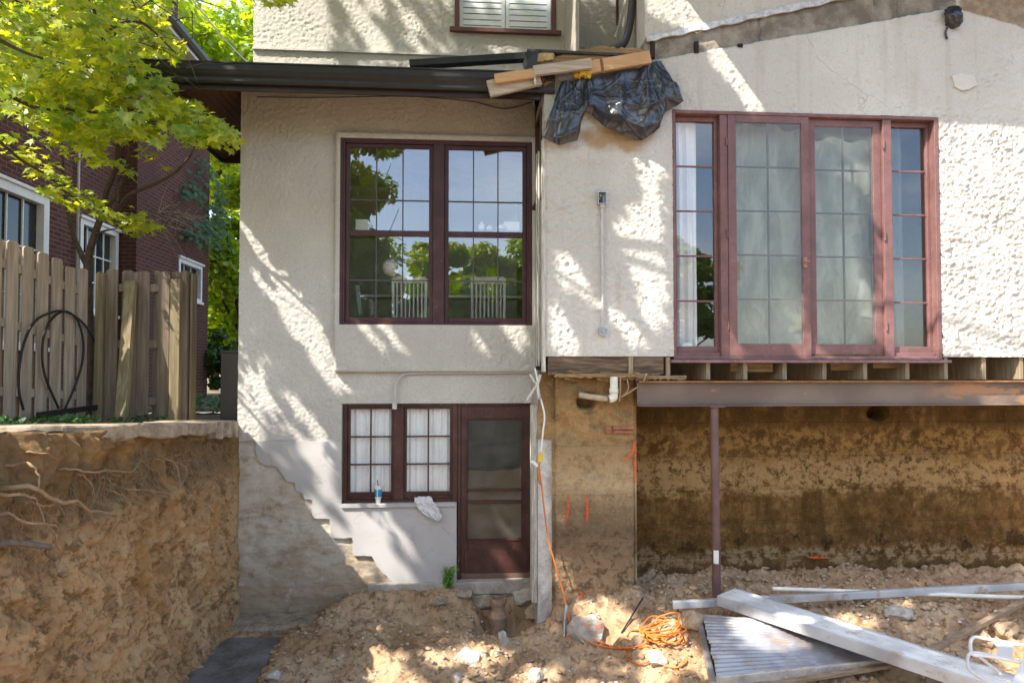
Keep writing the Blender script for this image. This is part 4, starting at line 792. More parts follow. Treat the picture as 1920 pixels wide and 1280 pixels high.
# ================================================================== GROUND
def floor_z(X, Y):
    wx, wy = X + .12 * perlin(X * 5, Y * 5, 21.0), Y + .10 * perlin(X * 5, Y * 5, 31.0)
    z = -2.62 + .20 * sst(1.3, 1.95, X) - .10 * np.clip((-.9 - Y) / 1.2, 0, 1.6) + .13 * sst(-.55, -.05, Y) * sst(1.5, .7, X) * (.25 + .75 * sst(-1.9, -.9, X)) + .26 * sst(-1.15, -.75, Y) * sst(.75, 1.05, X) * sst(2.0, 1.7, X)
    z = z - .12 * sst(-1.70, -1.92, X) * sst(-.40, -.62, Y)
    z = z - .16 * sst(-1.2, -1.8, X) * sst(-.6, -.3, Y)
    z = z + .07 * np.exp(-((X + 1.3) / .3)**2 - ((Y + .45) / .3)**2) + .07 * np.exp(-((X + .4) / .7)**2 - ((Y + .05) / .2)**2)
    z = z - .36 * np.exp(-((wx - .46) / .36)**4 - ((wy + .34) / .30)**4) - .10 * np.exp(-((X - .4) / .35)**2 - ((Y + .85) / .35)**2)
    z = z + .13 * sst(1.75, 2.1, X) * sst(-1.0, -.2, Y)
    z = z + .20 * np.exp(-((X - 4.2) / 1.0)**2 - ((Y + 1.5) / .42)**2) + .10 * np.exp(-((X - 2.0) / .22)**2 - ((Y + 1.3) / .2)**2)
    return z
def floor_full(X, Y):
    rid = 1 - np.abs(fbm(X * 3.1, Y * 3.1, 5.0, 4)) * 2
    rough = .06 * fbm(X * 2.3, Y * 2.3, 0.0, 3) + .09 * (np.abs(fbm(X * 3.6, Y * 3.6, 2.0, 2)) - .2) + .06 * (np.abs(perlin(X * 8, Y * 8, 4.0)) - .2) * (1 + 1.2 * perlin(X * 1.7, Y * 1.7, 12.0)) + .055 * (np.abs(perlin(X * 17 + 3, Y * 17, 4.0)) - .2) + .03 * np.maximum(perlin(X * 26, Y * 26, 7.0), 0) + .012 * perlin(X * 30, Y * 30, 1.0) + .012 * rid
    tr = sst(-1.70, -1.92, X) * sst(-.40, -.62, Y)
    return floor_z(X, Y) + .9 * rough * (1 - .9 * tr)
def hfield(name, x0, x1, y0, y1, step, fn, mat, kind='structure'):
    n, m = int((x1 - x0) / step) + 1, int((y1 - y0) / step) + 1; Xg, Yg = np.meshgrid(np.linspace(x0, x1, n), np.linspace(y0, y1, m))
    V = np.stack([Xg, Yg, fn(Xg, Yg)], -1).reshape(-1, 3); idx = np.arange(n * m).reshape(m, n)
    o = big(name, V, mat, None, True, faces=np.stack([idx[:-1, :-1], idx[:-1, 1:], idx[1:, 1:], idx[1:, :-1]], -1).reshape(-1, 4))
    if kind: tag(o, kind=kind)
    return o
hfield('pit_floor', -2.75, 7.3, -3.0, .12, .0165, floor_full, M['pit_earth'])
hfield('pit_floor', -2.75, 12, -12, -2.98, .12, lambda a, c: floor_z(a, c) - .02 + .05 * fbm(a * 2, c * 2, 0, 3), M['pit_earth'])
hfield('pit_floor', 7.28, 12, -3.0, .12, .05, floor_full, M['pit_earth'])
hfield('ground', 9.38, 40, -.02, 3.05, .5, lambda a, c: -.7 + 0 * a, M['yard_earth'])
tag(MB().box(9.41, 14, .05, .3, -3.0, -.71).build('earth_bank', M['bank_earth'], None, bev=.02), kind='structure')
def yard_z(X, Y): return -.60 + .068 * np.clip(-Y, -1, 5) + .02 * fbm(X * 2, Y * 2, 3, 3)
hfield('yard', -6.6, -2.62, -6.5, 3.2, .045, lambda a, c: yard_z(a, c) + .015 * fbm(a * 9, c * 9, 1, 3), M['yard_earth'])
def far_z(X, Y): return -.63 + 0 * X
hfield('ground', -60, -2.60, 3.0, 120, 3.0, far_z, M['yard_earth']); hfield('ground', -2.58, 60, 3.0, 120, 3.0, lambda a, c: far_z(a, c) - .004, M['yard_earth'])
hfield('ground', -60, -6.5, -60, 3.05, 2.0, lambda a, c: -.40 + 0 * a, M['yard_earth']); hfield('ground', -6.7, 60, -70, -12, 2.5, lambda a, c: -.8 + 0 * a, M['yard_earth'])
# the cut bank along the left side of the pit
n, m = 640, 230; Yg, T = np.meshgrid(np.linspace(-6.4, .06, n), np.linspace(0, 1, m)); top = yard_z(-2.6, Yg) + .01; bot = -2.98
Zg = top + (bot - top) * T
out = .03 + .03 * T + .16 * sst(.80, 1.0, T) + .05 * sst(.05, .0, T) * -1 + .03 * np.maximum(fbm(Yg * 13, 4.0, Zg * 10, 3), -.15)
lump = np.abs(perlin(Yg * 4.2 + .6 * perlin(Yg * 3, 1, Zg * 3), 6.0, Zg * 3.4)); lump2 = np.abs(perlin(Yg * 10 + .5 * perlin(Yg * 8, 3, Zg * 8), 9.0, Zg * 8.5)); lump3 = np.abs(perlin(Yg * 22, 12.0, Zg * 20))
out = out + .10 * fbm(Yg * 1.6, 0.0, Zg * 1.1, 2) + .13 * lump + .085 * lump2 * sst(-.3, .35, perlin(Yg * 1.7, 3.0, Zg * 1.7)) + .045 * lump3 * sst(-.4, .3, perlin(Yg * 2.3, 8.0, Zg * 2.3)) - .05 * sst(.12, .0, np.abs(perlin(Yg * 3.1, 4.4, Zg * .8))) + .03 * np.maximum(fbm(Yg * 5, 1.0, Zg * 3.2, 4), -.25) + .05 * np.abs(perlin(Yg * 5.5, 2.0, Zg * .9)) + .014 * fbm(Yg * 22, 3.0, Zg * 20, 2) - .10 * sst(.02, .10, T) * sst(.24, .14, T) * sst(-3.2, -2.6, Yg)
out = out * (.12 + .88 * sst(.0, -.25, Yg)) + .03 + .085 * sst(-.3, -.02, Yg)
V = np.stack([-2.60 + out, Yg, Zg + .01 * perlin(Yg * 18, 5, Zg * 18)], -1); V[0, :, 0] = -2.68; V[0, :, 2] = top[0] - .02; VB, n_bank, m_bank = V, n, m
idx = np.arange(n * m).reshape(m, n)
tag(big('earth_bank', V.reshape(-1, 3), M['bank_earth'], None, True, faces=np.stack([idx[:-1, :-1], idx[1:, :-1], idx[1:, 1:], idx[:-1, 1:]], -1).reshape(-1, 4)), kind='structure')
def bank_at(px, py):                                # a point on the bank's face
    return PX(px, py, -2.50)
# broken concrete path slab on the top of the bank
def broken_slab(poly, z0, z1, name, label, mat, bev=.012):
    rr = random.Random(len(poly)); q = []
    for (a, c), (d, e_) in zip(poly, poly[1:] + poly[:1]):
        k = max(1, int(math.hypot(d - a, e_ - c) / .09))
        for i in range(k): q.append((a + (d - a) * i / k + (rr.uniform(-.018, .018) if i else 0), c + (e_ - c) * i / k + (rr.uniform(-.012, .012) if i else 0)))
    o = MB(); zf = lambda a, c: float(yard_z(np.array(a), np.array(c)))
    n = len(q); V = [(x, y, zf(-2.9, y) + z0 + rr.uniform(-.014, .014)) for x, y in q] + [(x, y, zf(-2.9, y) + z1) for x, y in q]
    o.add(V, [tuple(range(n)), tuple(range(2 * n - 1, n - 1, -1))] + [(i, n + i, n + (i + 1) % n, (i + 1) % n) for i in range(n)])
    return tag(o.build(name, mat, None, bev=bev), label, 'slab')
broken_slab([(-3.5, -2.9), (-2.62, -3.0), (-2.47, -2.55), (-2.44, -1.6), (-2.45, -.78), (-3.5, -.72)], -.075, .035, 'path_slab', 'long broken concrete path slab overhanging the dirt bank', M['slab_concrete'])
broken_slab([(-3.2, -.70), (-2.45, -.74), (-2.43, -.4), (-2.47, -.05), (-3.2, -.03)], -.13, .045, 'path_slab', 'short grey concrete slab piece between path slab and house corner', M['footing_concrete'])
broken_slab([(-4.3, -.2), (-3.54, -.7), (-3.25, -.02), (-2.62, 0.02), (-2.62, 1.2), (-4.2, 1.4)], -.06, .02, 'path_slab', 'flat dusty concrete slab under the grey metal cabinet', M['slab_concrete'])
# freshly poured dark footing strip in the trench
q = [PZ(a, c, -2.70) for a, c in ((428, 1194), (528, 1193), (512, 1222), (486, 1262), (462, 1300), (430, 1340), (270, 1340), (318, 1284), (350, 1252), (385, 1226))]
tag(MB().prism_z([(p.x, p.y) for p in q], -2.80, -2.70).build('poured_footing', M['wet_concrete'], None, bev=.01), 'dark grey freshly poured concrete strip in the trench below the bank', 'footing')
# loose clods
def clods(name, pts, mat, seed):
    rr = random.Random(seed); protos = []
    for k in range(8):
        t = MB().rock((0, 0, 0), 1.0, 2 if k < 5 else 1, seed + k, .75); protos.append((np.array(t.v), np.array(t.f)))
    VV, FF, base = [], [], 0
    for (x, y, z, s) in pts:
        v, f = protos[rr.randrange(8)]; a = rr.uniform(0, 6.28); ca, sa = math.cos(a), math.sin(a); w_ = v * s * np.array((rr.uniform(.8, 1.3), 1, rr.uniform(.6, 1)))
        VV.append(np.stack([w_[:, 0] * ca - w_[:, 1] * sa + x, w_[:, 0] * sa + w_[:, 1] * ca + y, w_[:, 2] + z], 1)); FF.append(f + base); base += len(v)
    return tag(big(name, np.concatenate(VV), mat, None, False, faces=np.concatenate(FF)), kind='stuff')
pts = []
for k in range(9000):
    x, y = random.uniform(-1.85, 5.8), random.uniform(-2.9, -.1); d_ = perlin(np.array(x * 1.1), np.array(y * 1.1), np.array(4.0))
    if random.random() > .45 + 1.0 * float(d_): continue
    s = .006 + .034 * random.random()**3.2 + (.02 * random.random() if x > 1.9 and y > -1.9 and random.random() < .3 else 0)
    pts.append((x, y, float(floor_full(np.array(x), np.array(y))) + s * .2, s))
bk = []
for k in range(900):
    i, j = random.randrange(60, n_bank - 20), int(m_bank * random.uniform(.15, 1.0)) - 1; q = VB[j, i]; bk.append((q[0] - .004, q[1], q[2], .008 + .026 * random.random()**2.5))
clods('bank_clods', bk, M['bank_earth'], 90)
for k in range(520):
    x, y = random.uniform(-1.8, 5.6), random.uniform(-2.6, -.12)
    if float(perlin(np.array(x * 1.4), np.array(y * 1.6), np.array(6.0))) < -.1: continue
    s = .022 + .032 * random.random()**2; pts.append((x, y, float(floor_full(np.array(x), np.array(y))) + s * .1, s))
clods('dirt_clods', pts, M['clod_earth'], 40)
pts = []
for k in range(1500):
    x, y = random.uniform(-1.9, 5.0), random.uniform(-2.9, -.3); s = .006 + .016 * random.random()**2.5
    pts.append((x, y, float(floor_full(np.array(x), np.array(y))) + s * .3, s))
clods('gravel', pts, M['stone'], 60)
# individual stones and lumps of concrete
def ray_floor(px, py):                              # where the line of sight first meets the ground
    d = ray(px, py); t = np.linspace(4.2, 8.0, 900); X, Y, Z = CAM.x + d.x * t, CAM.y + d.y * t, CAM.z + d.z * t; k = int(np.argmax(Z < floor_full(X, Y))); return Vector((X[k], Y[k], Z[k]))
def rock_at(px, py, wpx, hpx, label, mat, cat='stone', grp=None, name='rubble_stone', seed=0, red=None):
    p = ray_floor(px, py + hpx * .3); z = p.z
    sc = (p.y - CAMY) / FPX; r = (wpx * sc / 2 * 1.15, min(wpx, hpx) * sc * .6, hpx * sc / 2 * 1.15)
    o = MB().rock((p.x, p.y + r[1] * .3, z + r[2] * .45), r, 3, seed, 1.0, .5).build(name, M[mat], None, smooth=False, bev=0)
    return tag(o, label, cat, grp)
rk = rock_at(1100, 1182, 62, 54, 'large pale concrete lump with red paint beside the orange cord', 'painted_concrete', seed=3)
p = P(1100, 1160, 0); bw_ = rk.location
mb = MB()
for a, c in (((1090, 1178), (1100, 1160)), ((1108, 1168), (1116, 1152)), ((1098, 1186), (1104, 1176))): pass
rock_at(944, 1196, 20, 30, 'small upright white stone below the clay pipe', 'stone', seed=5)
rock_at(1690, 1150, 46, 32, 'flat pinkish stone in the dirt behind the long aluminium plank', 'stone', seed=8)
rock_at(1738, 1156, 18, 20, 'small rounded tan stone right of the flat pinkish stone', 'clod_earth', seed=9)
rock_at(1196, 1202, 30, 22, 'tan dirt lump at the left of the orange cord coil', 'clod_earth', seed=11)
rock_at(1232, 1236, 40, 30, 'grey stone lying under the front of the orange cord coil', 'stone', seed=12)
rock_at(880, 1232, 46, 30, 'pale rounded rubble stone in the foreground below the door', 'stone', seed=14)
rock_at(858, 1274, 24, 22, 'bluish grey stone at the bottom edge of the photo below the door', 'stone', seed=15)
rock_at(1005, 1268, 26, 30, 'white concrete scrap at the bottom edge right of the door', 'pale_concrete', seed=16)
rock_at(1300, 1166, 46, 40, 'rough tan dirt lump behind the corrugated sheet corner', 'clod_earth', seed=17)
rock_at(1880, 1178, 60, 38, 'big orange brown clod in front of the thin wood strip', 'clod_earth', seed=18)
rock_at(1845, 1198, 36, 34, 'orange brown clod left of the biggest clod by the wood strip', 'clod_earth', seed=19)
rock_at(1712, 1200, 34, 26, 'light brown clod beside the plank above its middle', 'clod_earth', seed=20)
rock_at(510, 1268, 26, 20, 'grey stone on the edge of the dark poured strip', 'stone', seed=21)
rock_at(905, 1130, 70, 26, 'dark cracked concrete chunk under the left of the door sill', 'footing_concrete', seed=23)
rock_at(985, 1118, 60, 34, 'pale concrete chunk under the right of the door sill', 'pale_concrete', seed=24)
rock_at(868, 1112, 34, 22, 'small dark concrete piece below the weed beside the door sill', 'footing_concrete', seed=31)
rock_at(950, 1108, 44, 18, 'flat grey concrete piece under the middle of the door sill', 'pale_concrete', seed=32)
rock_at(1008, 1150, 40, 30, 'broken grey concrete lump on the right rim of the hole', 'footing_concrete', seed=33)
rock_at(820, 1130, 30, 20, 'low brown rubble lump on the slope below the weed', 'footing_concrete', seed=34)
# clay pipe standing in the hole under the door
p = P(934, 1130, -.30); mb = MB(); zb_ = p.z - .42
mb.lathe([(.085, 0), (.085, .12), (.098, .2), (.105, .26), (.085, .30), (.07, .33), (.07, .38), (.085, .39), (.092, .42), (.092, .46), (.075, .46), (.07, .3)], (p.x, p.y, zb_ + .02), 20)
tag(mb.build('clay_pipe', M['clay'], None, smooth=False), 'old upright clay drain pipe in the hole below the door', 'pipe')
# roots sticking out of the bank
rn = [([(20, 915), (60, 940), (110, 955), (178, 970)], .016, 'thick pale root pointing right out of the bank', 'root_bark', .22),
      ([(-10, 930), (30, 938), (55, 948), (90, 930)], .010, 'thin root curling at the left edge of the bank', 'root_bark', .12),
      ([(-10, 968), (20, 980), (65, 998)], .011, 'short pale root at the left edge below the thick root', 'root_bark', .2),
      ([(-15, 1010), (15, 1024), (48, 1046)], .024, 'thick dark broken root at the left edge of the bank', 'root_dark', .25),
      ([(42, 872), (42, 890), (36, 915), (26, 948)], .009, 'wavy grey root hanging straight down near the left edge', 'root_bark', .10),
      ([(110, 876), (150, 884), (200, 886), (236, 880), (240, 868)], .009, 'long horizontal root under the path slab end', 'root_bark', .10),
      ([(138, 890), (150, 915), (148, 945), (142, 960)], .005, 'thin hooked root below the horizontal root', 'root_bark', .10),
      ([(308, 860), (318, 880), (316, 905), (322, 925), (334, 945), (318, 966)], .007, 'curved double root below the middle of the slab', 'root_bark', .10),
      ([(332, 868), (334, 885), (326, 910), (330, 935)], .006, 'thin root right of the curved root below the slab', 'root_bark', .08),
      ([(236, 915), (270, 922), (300, 930), (318, 945)], .006, 'slender root leaning right in the middle of the bank', 'root_bark', .12),
      ([(48, 940), (60, 980), (72, 1010), (78, 1050), (78, 1070)], .007, 'long thin root hanging from the thick pale root', 'root_bark', .12),
      ([(368, 915), (376, 900), (392, 890), (402, 884)], .006, 'small forked root near the house corner', 'root_bark', .09),
      ([(62, 846), (80, 858)], .006, 'short straight twig root near the top of the bank', 'root_bark', .12),
      ([(198, 920), (220, 938), (238, 952)], .005, 'thin straight root left of the bank middle', 'root_bark', .1)]
for pp, r_, lb, mt, pr_ in rn:
    k = len(pp); q = [bank_at(a, c) + Vector((.02 + pr_ * (.3 + .7 * math.sin(math.pi * i / max(1, k - 1) * .8)), 0, 0)) * .8 for i, (a, c) in enumerate(pp)]
    q = [q[0] + Vector((-.14, 0, 0))] + q; q = [v + Vector((random.gauss(0, r_ * .7), random.gauss(0, r_ * .9), random.gauss(0, r_ * .9))) for v in smooth_pts(q, 2)]; q = smooth_pts(q, 3); rr = [r_ * (1.1 - .8 * i / len(q)) * random.uniform(.8, 1.15) for i in range(len(q))]
    q = [v + Vector((random.gauss(0, .003), random.gauss(0, .003), random.gauss(0, .003))) for v in q]
    tag(MB().tube(q, rr, 8).build('root', M[mt], None, smooth=True), lb, 'root', 'roots sticking out of the bank')
# hair roots: nobody could count them
mb = MB()
for k in range(760):
    y = random.uniform(-3.9, -.2); z = -.68 - abs(random.gauss(0, .42)); x = -2.56 + random.uniform(.02, .10)
    if z < -2.2: continue
    q = [Vector((x - .05, y, z))]; d = Vector((random.uniform(.0, .5), random.gauss(0, .8), random.uniform(-1.2, .2))).normalized()
    for i in range(5): q.append(q[-1] + d * random.uniform(.02, .05)); d = (d + Vector((random.gauss(0, .3), random.gauss(0, .5), random.gauss(-.15, .35)))).normalized()
    mb.tube(q, [random.uniform(.0012, .0028)] * 6, 4, False)
tag(mb.build('hair_roots', M['root_bark'], None), kind='stuff')

# ================================================================== STEEL BEAM, POST, SCRAP METAL
b0, b1 = P(1197, 740, -.93), 9.3; zt_, zb_ = P(1500, 714, -.95).z, P(1500, 761, -.95).z
beam = thing('steel_beam', 'rusty plum grey steel I-beam carrying the floor joists', 'beam', (4, -.875, zb_))
mb = MB(); x0 = b0.x; 
mb.box(x0, b1, -.95, -.80, zb_, zb_ + .013); mb.box(x0, b1, -.883, -.867, zb_ + .013, zt_ - .013); mb.box(x0, b1, -.95, -.80, zt_ - .013, zt_); mb.build('web', M['beam_steel'], beam, bev=.003)
mb = MB(); mb.box(x0 + .002, b1, -.9515, -.9503, zt_ - .012, zt_ - .001); mb.build('rusty_edge', M['rust'], beam)
p0 = P(1341, 764, -.875); pz = -2.46
post = thing('steel_post', 'plum painted round steel prop under the beam', 'post', (p0.x, -.875, pz))
mb = MB(); mb.tube([(p0.x, -.875, pz), (p0.x - .012, -.875, zb_ - .012)], .043, 20); mb.build('tube', M['steel_paint'], post, smooth=False)
mb = MB(); mb.box(p0.x - .08, p0.x + .08, -.945, -.805, zb_ - .012, zb_ - .001); mb.build('top_plate', M['steel_paint'], post, bev=.002)
q = P(1333, 1043, -.922); mb = MB(); 
V = []
for k in range(6):
    t = R(215 + k * 14); V += [(p0.x - .004 + .0445 * math.cos(t), -.875 + .0445 * math.sin(t), q.z - .075), (p0.x - .004 + .0445 * math.cos(t), -.875 + .0445 * math.sin(t), q.z + .06)]
mb.add(V, [(2*i, 2*i+2, 2*i+3, 2*i+1) for i in range(5)]); mb.build('sticker', M['white_tape'], post)
# plank: a corrugated aluminium walk board with side rails
def frame_of(p0, p1, up=(0, 0, 1)):
    d = (p1 - p0).normalized(); a = d.cross(Vector(up)).normalized(); return d, a, a.cross(d)
pa, pc = PZ(1362, 1112, -2.17), PZ(1900, 1284, -2.26)
pl_ = thing('walk_plank', 'long corrugated aluminium walk plank resting on the dirt', 'plank', tuple(pa))
d, a, u = frame_of(pa, pc); Lp = (pc - pa).length; wdt = .30; mb = MB(); V = []; n = 61
for s in (0, 1):
    for i in range(n):
        t = i / (n - 1) - .5; V.append(pa + d * (Lp * s) + a * (t * wdt) + u * (.010 * math.sin(t * 2 * math.pi * 9) + .012))
mb.add(V, [(i, i + 1, n + i + 1, n + i) for i in range(n - 1)]); mb.build('tread', M['aluminium'], pl_)
for s in (-1, 1):
    mb = MB(); q0 = pa + a * (s * (wdt / 2 + .012)); mb.beam(q0 - u * .03, q0 - u * .03 + d * Lp, .022, .095, up=u); mb.build('side_rail', M['aluminium'], pl_, bev=.003)
# corrugated panel lying under it
A, B, Cc, D = PZ(1316, 1152, -2.30), PZ(1520, 1180, -2.32), PZ(1655, 1236, -2.42), PZ(1345, 1268, -2.40)
cp = thing('corrugated_panel', 'bent corrugated metal sheet with a timber front edge lying on the dirt', 'sheet', tuple(D))
n, m = 24, 200; V = []
for j in range(m):
    t = j / (m - 1)
    for i in range(n):
        s = i / (n - 1); p = (A.lerp(B, s)).lerp(D.lerp(Cc, s), t); rag = .012 * perlin(np.array(s * 9), np.array(t * 3), np.array(.5)) if j < 4 else 0
        p = p + Vector((0, 0, .008 * math.sin(t * 2 * math.pi * 17) + .03 * math.sin(s * 3 + t * 2) * (1 - t) + float(rag))); 
        if i == 0: p = p + Vector((float(.02 * perlin(np.array(t * 8), np.array(0.), np.array(2.))), 0, 0))
        V.append(p)
idx = np.arange(n * m).reshape(m, n); o = big('sheet', np.array([tuple(v) for v in V]), M['dirty_aluminium'], cp, True, faces=np.stack([idx[:-1, :-1], idx[:-1, 1:], idx[1:, 1:], idx[1:, :-1]], -1).reshape(-1, 4))
mb = MB(); mb.beam(D + Vector((-.02, -.03, -.02)), Cc + Vector((.03, -.03, -.02)), .03, .075); mb.build('front_edge', simple('galv_edge', lin(.45, .40, .34), .6, .35, 9, .3), cp, bev=.004)
mb = MB(); mb.beam(A + Vector((-.03, .0, -.05)), D + Vector((-.03, .0, -.07)), .05, .06); mb.build('side_edge', M['dirty_aluminium'], cp, bev=.004)
mb = MB(); p = PZ(1296, 1172, -2.36); mb.box(p.x - .05, p.x + .06, p.y - .03, p.y + .03, p.z - .02, p.z + .04); mb.tube([p + Vector((-.02, -.0, .05)), p + Vector((.1, 0, .055))], .006, 6); mb.build('bracket', M['galvanised'], cp, bev=.004)
def bar(name, p, q, wd, h, mat, label, cat, up=(0, 0, 1), grp=None, bev=.003): return tag(MB().beam(p, q, wd, h, up).build(name, M[mat], None, bev=bev), label, cat, grp)
bar('metal_channel', PZ(1262, 1133, -2.26), PZ(1990, 1094, -2.12), .05, .07, 'aluminium', 'long pale metal channel lying behind the plank and round post', 'channel')
tag(MB().tube(smooth_pts([PZ(1448, 1103, -2.17), PZ(1600, 1108, -2.19), PZ(1780, 1115, -2.20), PZ(1990, 1122, -2.20)], 4), .021, 12).build('plastic_pipe', M['pvc'], None, smooth=True), 'thin white plastic pipe crossing under the metal channel', 'pipe')
bar('wood_strip', PZ(1742, 1221, -2.30), PZ(1990, 1090, -2.16), .05, .045, 'weathered_strip', 'thin weathered wood strip rising right behind the plank', 'strip')
bar('wood_strip', PZ(1380, 1293, -2.43), PZ(1692, 1243, -2.43), .05, .03, 'weathered_strip', 'thin bent wood strip under the corrugated sheet at the bottom edge', 'strip')
# white tube metal frame in the bottom right corner
wf = thing('tube_rack', 'white chipped metal tube frame in the bottom right corner', 'frame', tuple(PZ(1870, 1270, -2.2)))
def wz(px, py, z=-2.05): return PZ(px, py, z)
zt1 = -1.98
mb = MB(); mb.tube(smooth_pts([wz(1960, 1214), wz(1900, 1206), wz(1840, 1195), wz(1826, 1194), wz(1820, 1202), wz(1820, 1218), wz(1826, 1227), wz(1850, 1229), wz(1900, 1238), wz(1960, 1250)], 4), .0125, 10); mb.build('top_rail', M['white_paint'], wf, smooth=True)
mb = MB(); mb.tube(smooth_pts([wz(1900, 1236), wz(1840, 1224), wz(1820, 1224), wz(1814, 1234), wz(1816, 1252), wz(1830, 1264), wz(1862, 1285), wz(1890, 1310)], 4), .011, 10); mb.build('side_rail', M['white_paint'], wf, smooth=True)
mb = MB(); mb.tube([wz(1838, 1232), wz(1876, 1262)], .011, 8); mb.build('brace', M['white_paint'], wf)
q = [wz(a, c, -2.045) for a, c in ((1862, 1202), (1900, 1208), (1898, 1234), (1866, 1231), (1872, 1216))]; n_ = Vector((0, -.5, .85)); mb = MB(); mb.add([p for p in q] + [p - Vector((0, -.002, .004)) for p in q], [(0,1,2,3,4), (9,8,7,6,5)] + [(i, 5 + i, 5 + (i + 1) % 5, (i + 1) % 5) for i in range(5)]); mb.build('gusset_plate', M['white_paint'], wf)
mb = MB(); mb.beam(wz(1895, 1310), wz(1945, 1205, -1.9), .06, .03); mb.build('leg', M['white_paint'], wf, bev=.004)

# ================================================================== LUMBER, SHEETING, CABLES ON THE HOUSE
yl = -.93
bar('lumber_board', P(916, 168, yl), P(1012, 145, yl), .05, .165, 'grey_lumber', 'lowest short board jutting left with a pale end over the gutter', 'board', up=(0, 0, 1), grp='broken roof boards')
bar('lumber_board', P(928, 149, yl - .055), P(1004, 138, yl - .055), .045, .095, 'new_lumber', 'short clean tan board on top of the lowest board', 'board', grp='broken roof boards')
bar('lumber_board', P(1000, 134, yl - .06), P(1109, 120, yl - .06), .045, .10, 'grey_lumber', 'middle board with chipped white paint', 'board', grp='broken roof boards')
lb = bar('lumber_board', P(1085, 131, yl), P(1219, 108, yl), .05, .13, 'new_lumber', 'long clean tan board above the black plastic', 'board', grp='broken roof boards')
MB().beam(P(1127, 111, yl - .027), P(1131, 137, yl - .027), .028, .004, up=(0, 1, 0)).build('strap', simple('strap_brown', lin(.22, .10, .05), .8, .3), lb)
rc = thing('roof_remnant', 'torn corner of roof with shingles and splintered sheathing above the boards', 'roof', tuple(P(1090, 110, -.7)))
mb = MB(); a_ = [(P(988, 97, -.95).x, -.98), (P(1190, 92, -.9).x, -.95), (xcut - .01, .35), (XC - .15, .35)]; zz = P(1050, 97, -.95).z
mb.prism_z(a_, zz - .02, zz + .004); mb.build('shingles', M['roof_shingle'], rc)
mb = MB(); mb.add([P(985, 97, -.99), P(1010, 96, -.99), P(1008, 112, -1.0), P(1003, 131, -1.0), P(985, 128, -1.0), P(990, 112, -1.0)], [(0,1,2,3,4,5)]); V = mb.v[:]; mb.add([(x, y + .3, z) for x, y, z in V], [(5,4,3,2,1,0)]); mb.f += [(i, 6 + i, 6 + (i + 1) % 6, (i + 1) % 6) for i in range(6)]; mb.build('rake_flashing', M['black_metal'], rc)
def ragpoly(top, bot, j, seed):
    rr = random.Random(seed); o = []
    for line in (top, bot[::-1]):
        for (a, c), (d_, e_) in zip(line[:-1], line[1:]):
            k = max(1, int(abs(d_ - a) / 5))
            for i in range(k): o.append((a + (d_ - a) * i / k, c + (e_ - c) * i / k + rr.uniform(-j, j)))
        o.append(line[-1])
    return o
mb = MB(); mb.prism([xz(*q, -.9) for q in ragpoly([(1000, 101), (1038, 99), (1041, 108), (1090, 97), (1120, 90), (1150, 92), (1190, 92), (1214, 95)], [(1002, 126), (1040, 124), (1100, 118), (1150, 108), (1216, 99)], 2.2, 5)], -.93, -.90); mb.build('sheathing', M['splinter_wood'], rc)
mb = MB(); mb.prism([xz(*q, -.94) for q in ragpoly([(1002, 102), (1038, 100)], [(1002, 118), (1037, 113)], 1.5, 6)], -.96, -.931); mb.build('sheathing', simple('osb', lin(.48, .34, .16), .9, .3, 20, .4), rc)
for cx, cy, n_, sx, sy in ((1094, 139, 34, 15, 5.5),):
    mb = MB()
    for k in range(n_): mb.rock(P(cx + sx * (2 * k / n_ - 1), cy + random.uniform(-sy, sy), -.93 + random.uniform(-.02, .04)), random.uniform(.018, .032), 2, k)
    mb.build('insulation', M['yellow_fluff'], rc)
mb = MB()
for k in range(22):
    q = P(random.uniform(1008, 1050), random.uniform(142, 164), -.86); mb.beam(q, q + Vector((random.uniform(-.08, .08), random.uniform(-.06, 0), random.uniform(-.07, .05))), .006, .012, taper=.4)
mb.build('splinters', M['splinter_wood'], rc)
mb = MB(); mb.beam(P(1000, 128, -.98), P(1004, 160, -.98), .02, .03, up=(0, 1, 0)); mb.build('bracket_board', M['trim_weathered'], rc)
# black plastic sheeting
ub = [0, .12, .22, .30, .36, .43, .52, .63, .75, .85, .93, 1.0]
tp = [(1052, 152), (1072, 150), (1090, 147), (1100, 146), (1106, 145), (1118, 143), (1140, 139), (1168, 133), (1198, 127), (1220, 118), (1232, 112), (1242, 110)]
bt = [(1016, 258), (1048, 273), (1082, 264), (1090, 232), (1101, 209), (1110, 214), (1134, 236), (1168, 253), (1206, 262), (1238, 238), (1250, 207), (1282, 190)]
n, m = 330, 160; V = np.zeros((m, n, 3))
for i in range(n):
    u = i / (n - 1); t0 = P(np.interp(u, ub, [q[0] for q in tp]), np.interp(u, ub, [q[1] for q in tp]), -.90); t1 = P(np.interp(u, ub, [q[0] for q in bt]), np.interp(u, ub, [q[1] for q in bt]), -.90)
    for j in range(m):
        v = j / (m - 1); p = t0.lerp(t1, v); V[j, i] = p
Ug, Vg = np.meshgrid(np.linspace(0, 1, n), np.linspace(0, 1, m))
def ridge(q): return 1 - np.abs(q) * 2
bag = np.sin(np.pi * np.clip(Vg, 0, 1) ** 1.6)
wv = .35 * perlin(Ug * 5, Vg * 2, 3.0)
fr_ = random.Random(12); fold = .05 * perlin(Ug * 2.6, Vg * 1.3, 1.0) + .01 * perlin(Ug * 7, Vg * 5, 2.0)
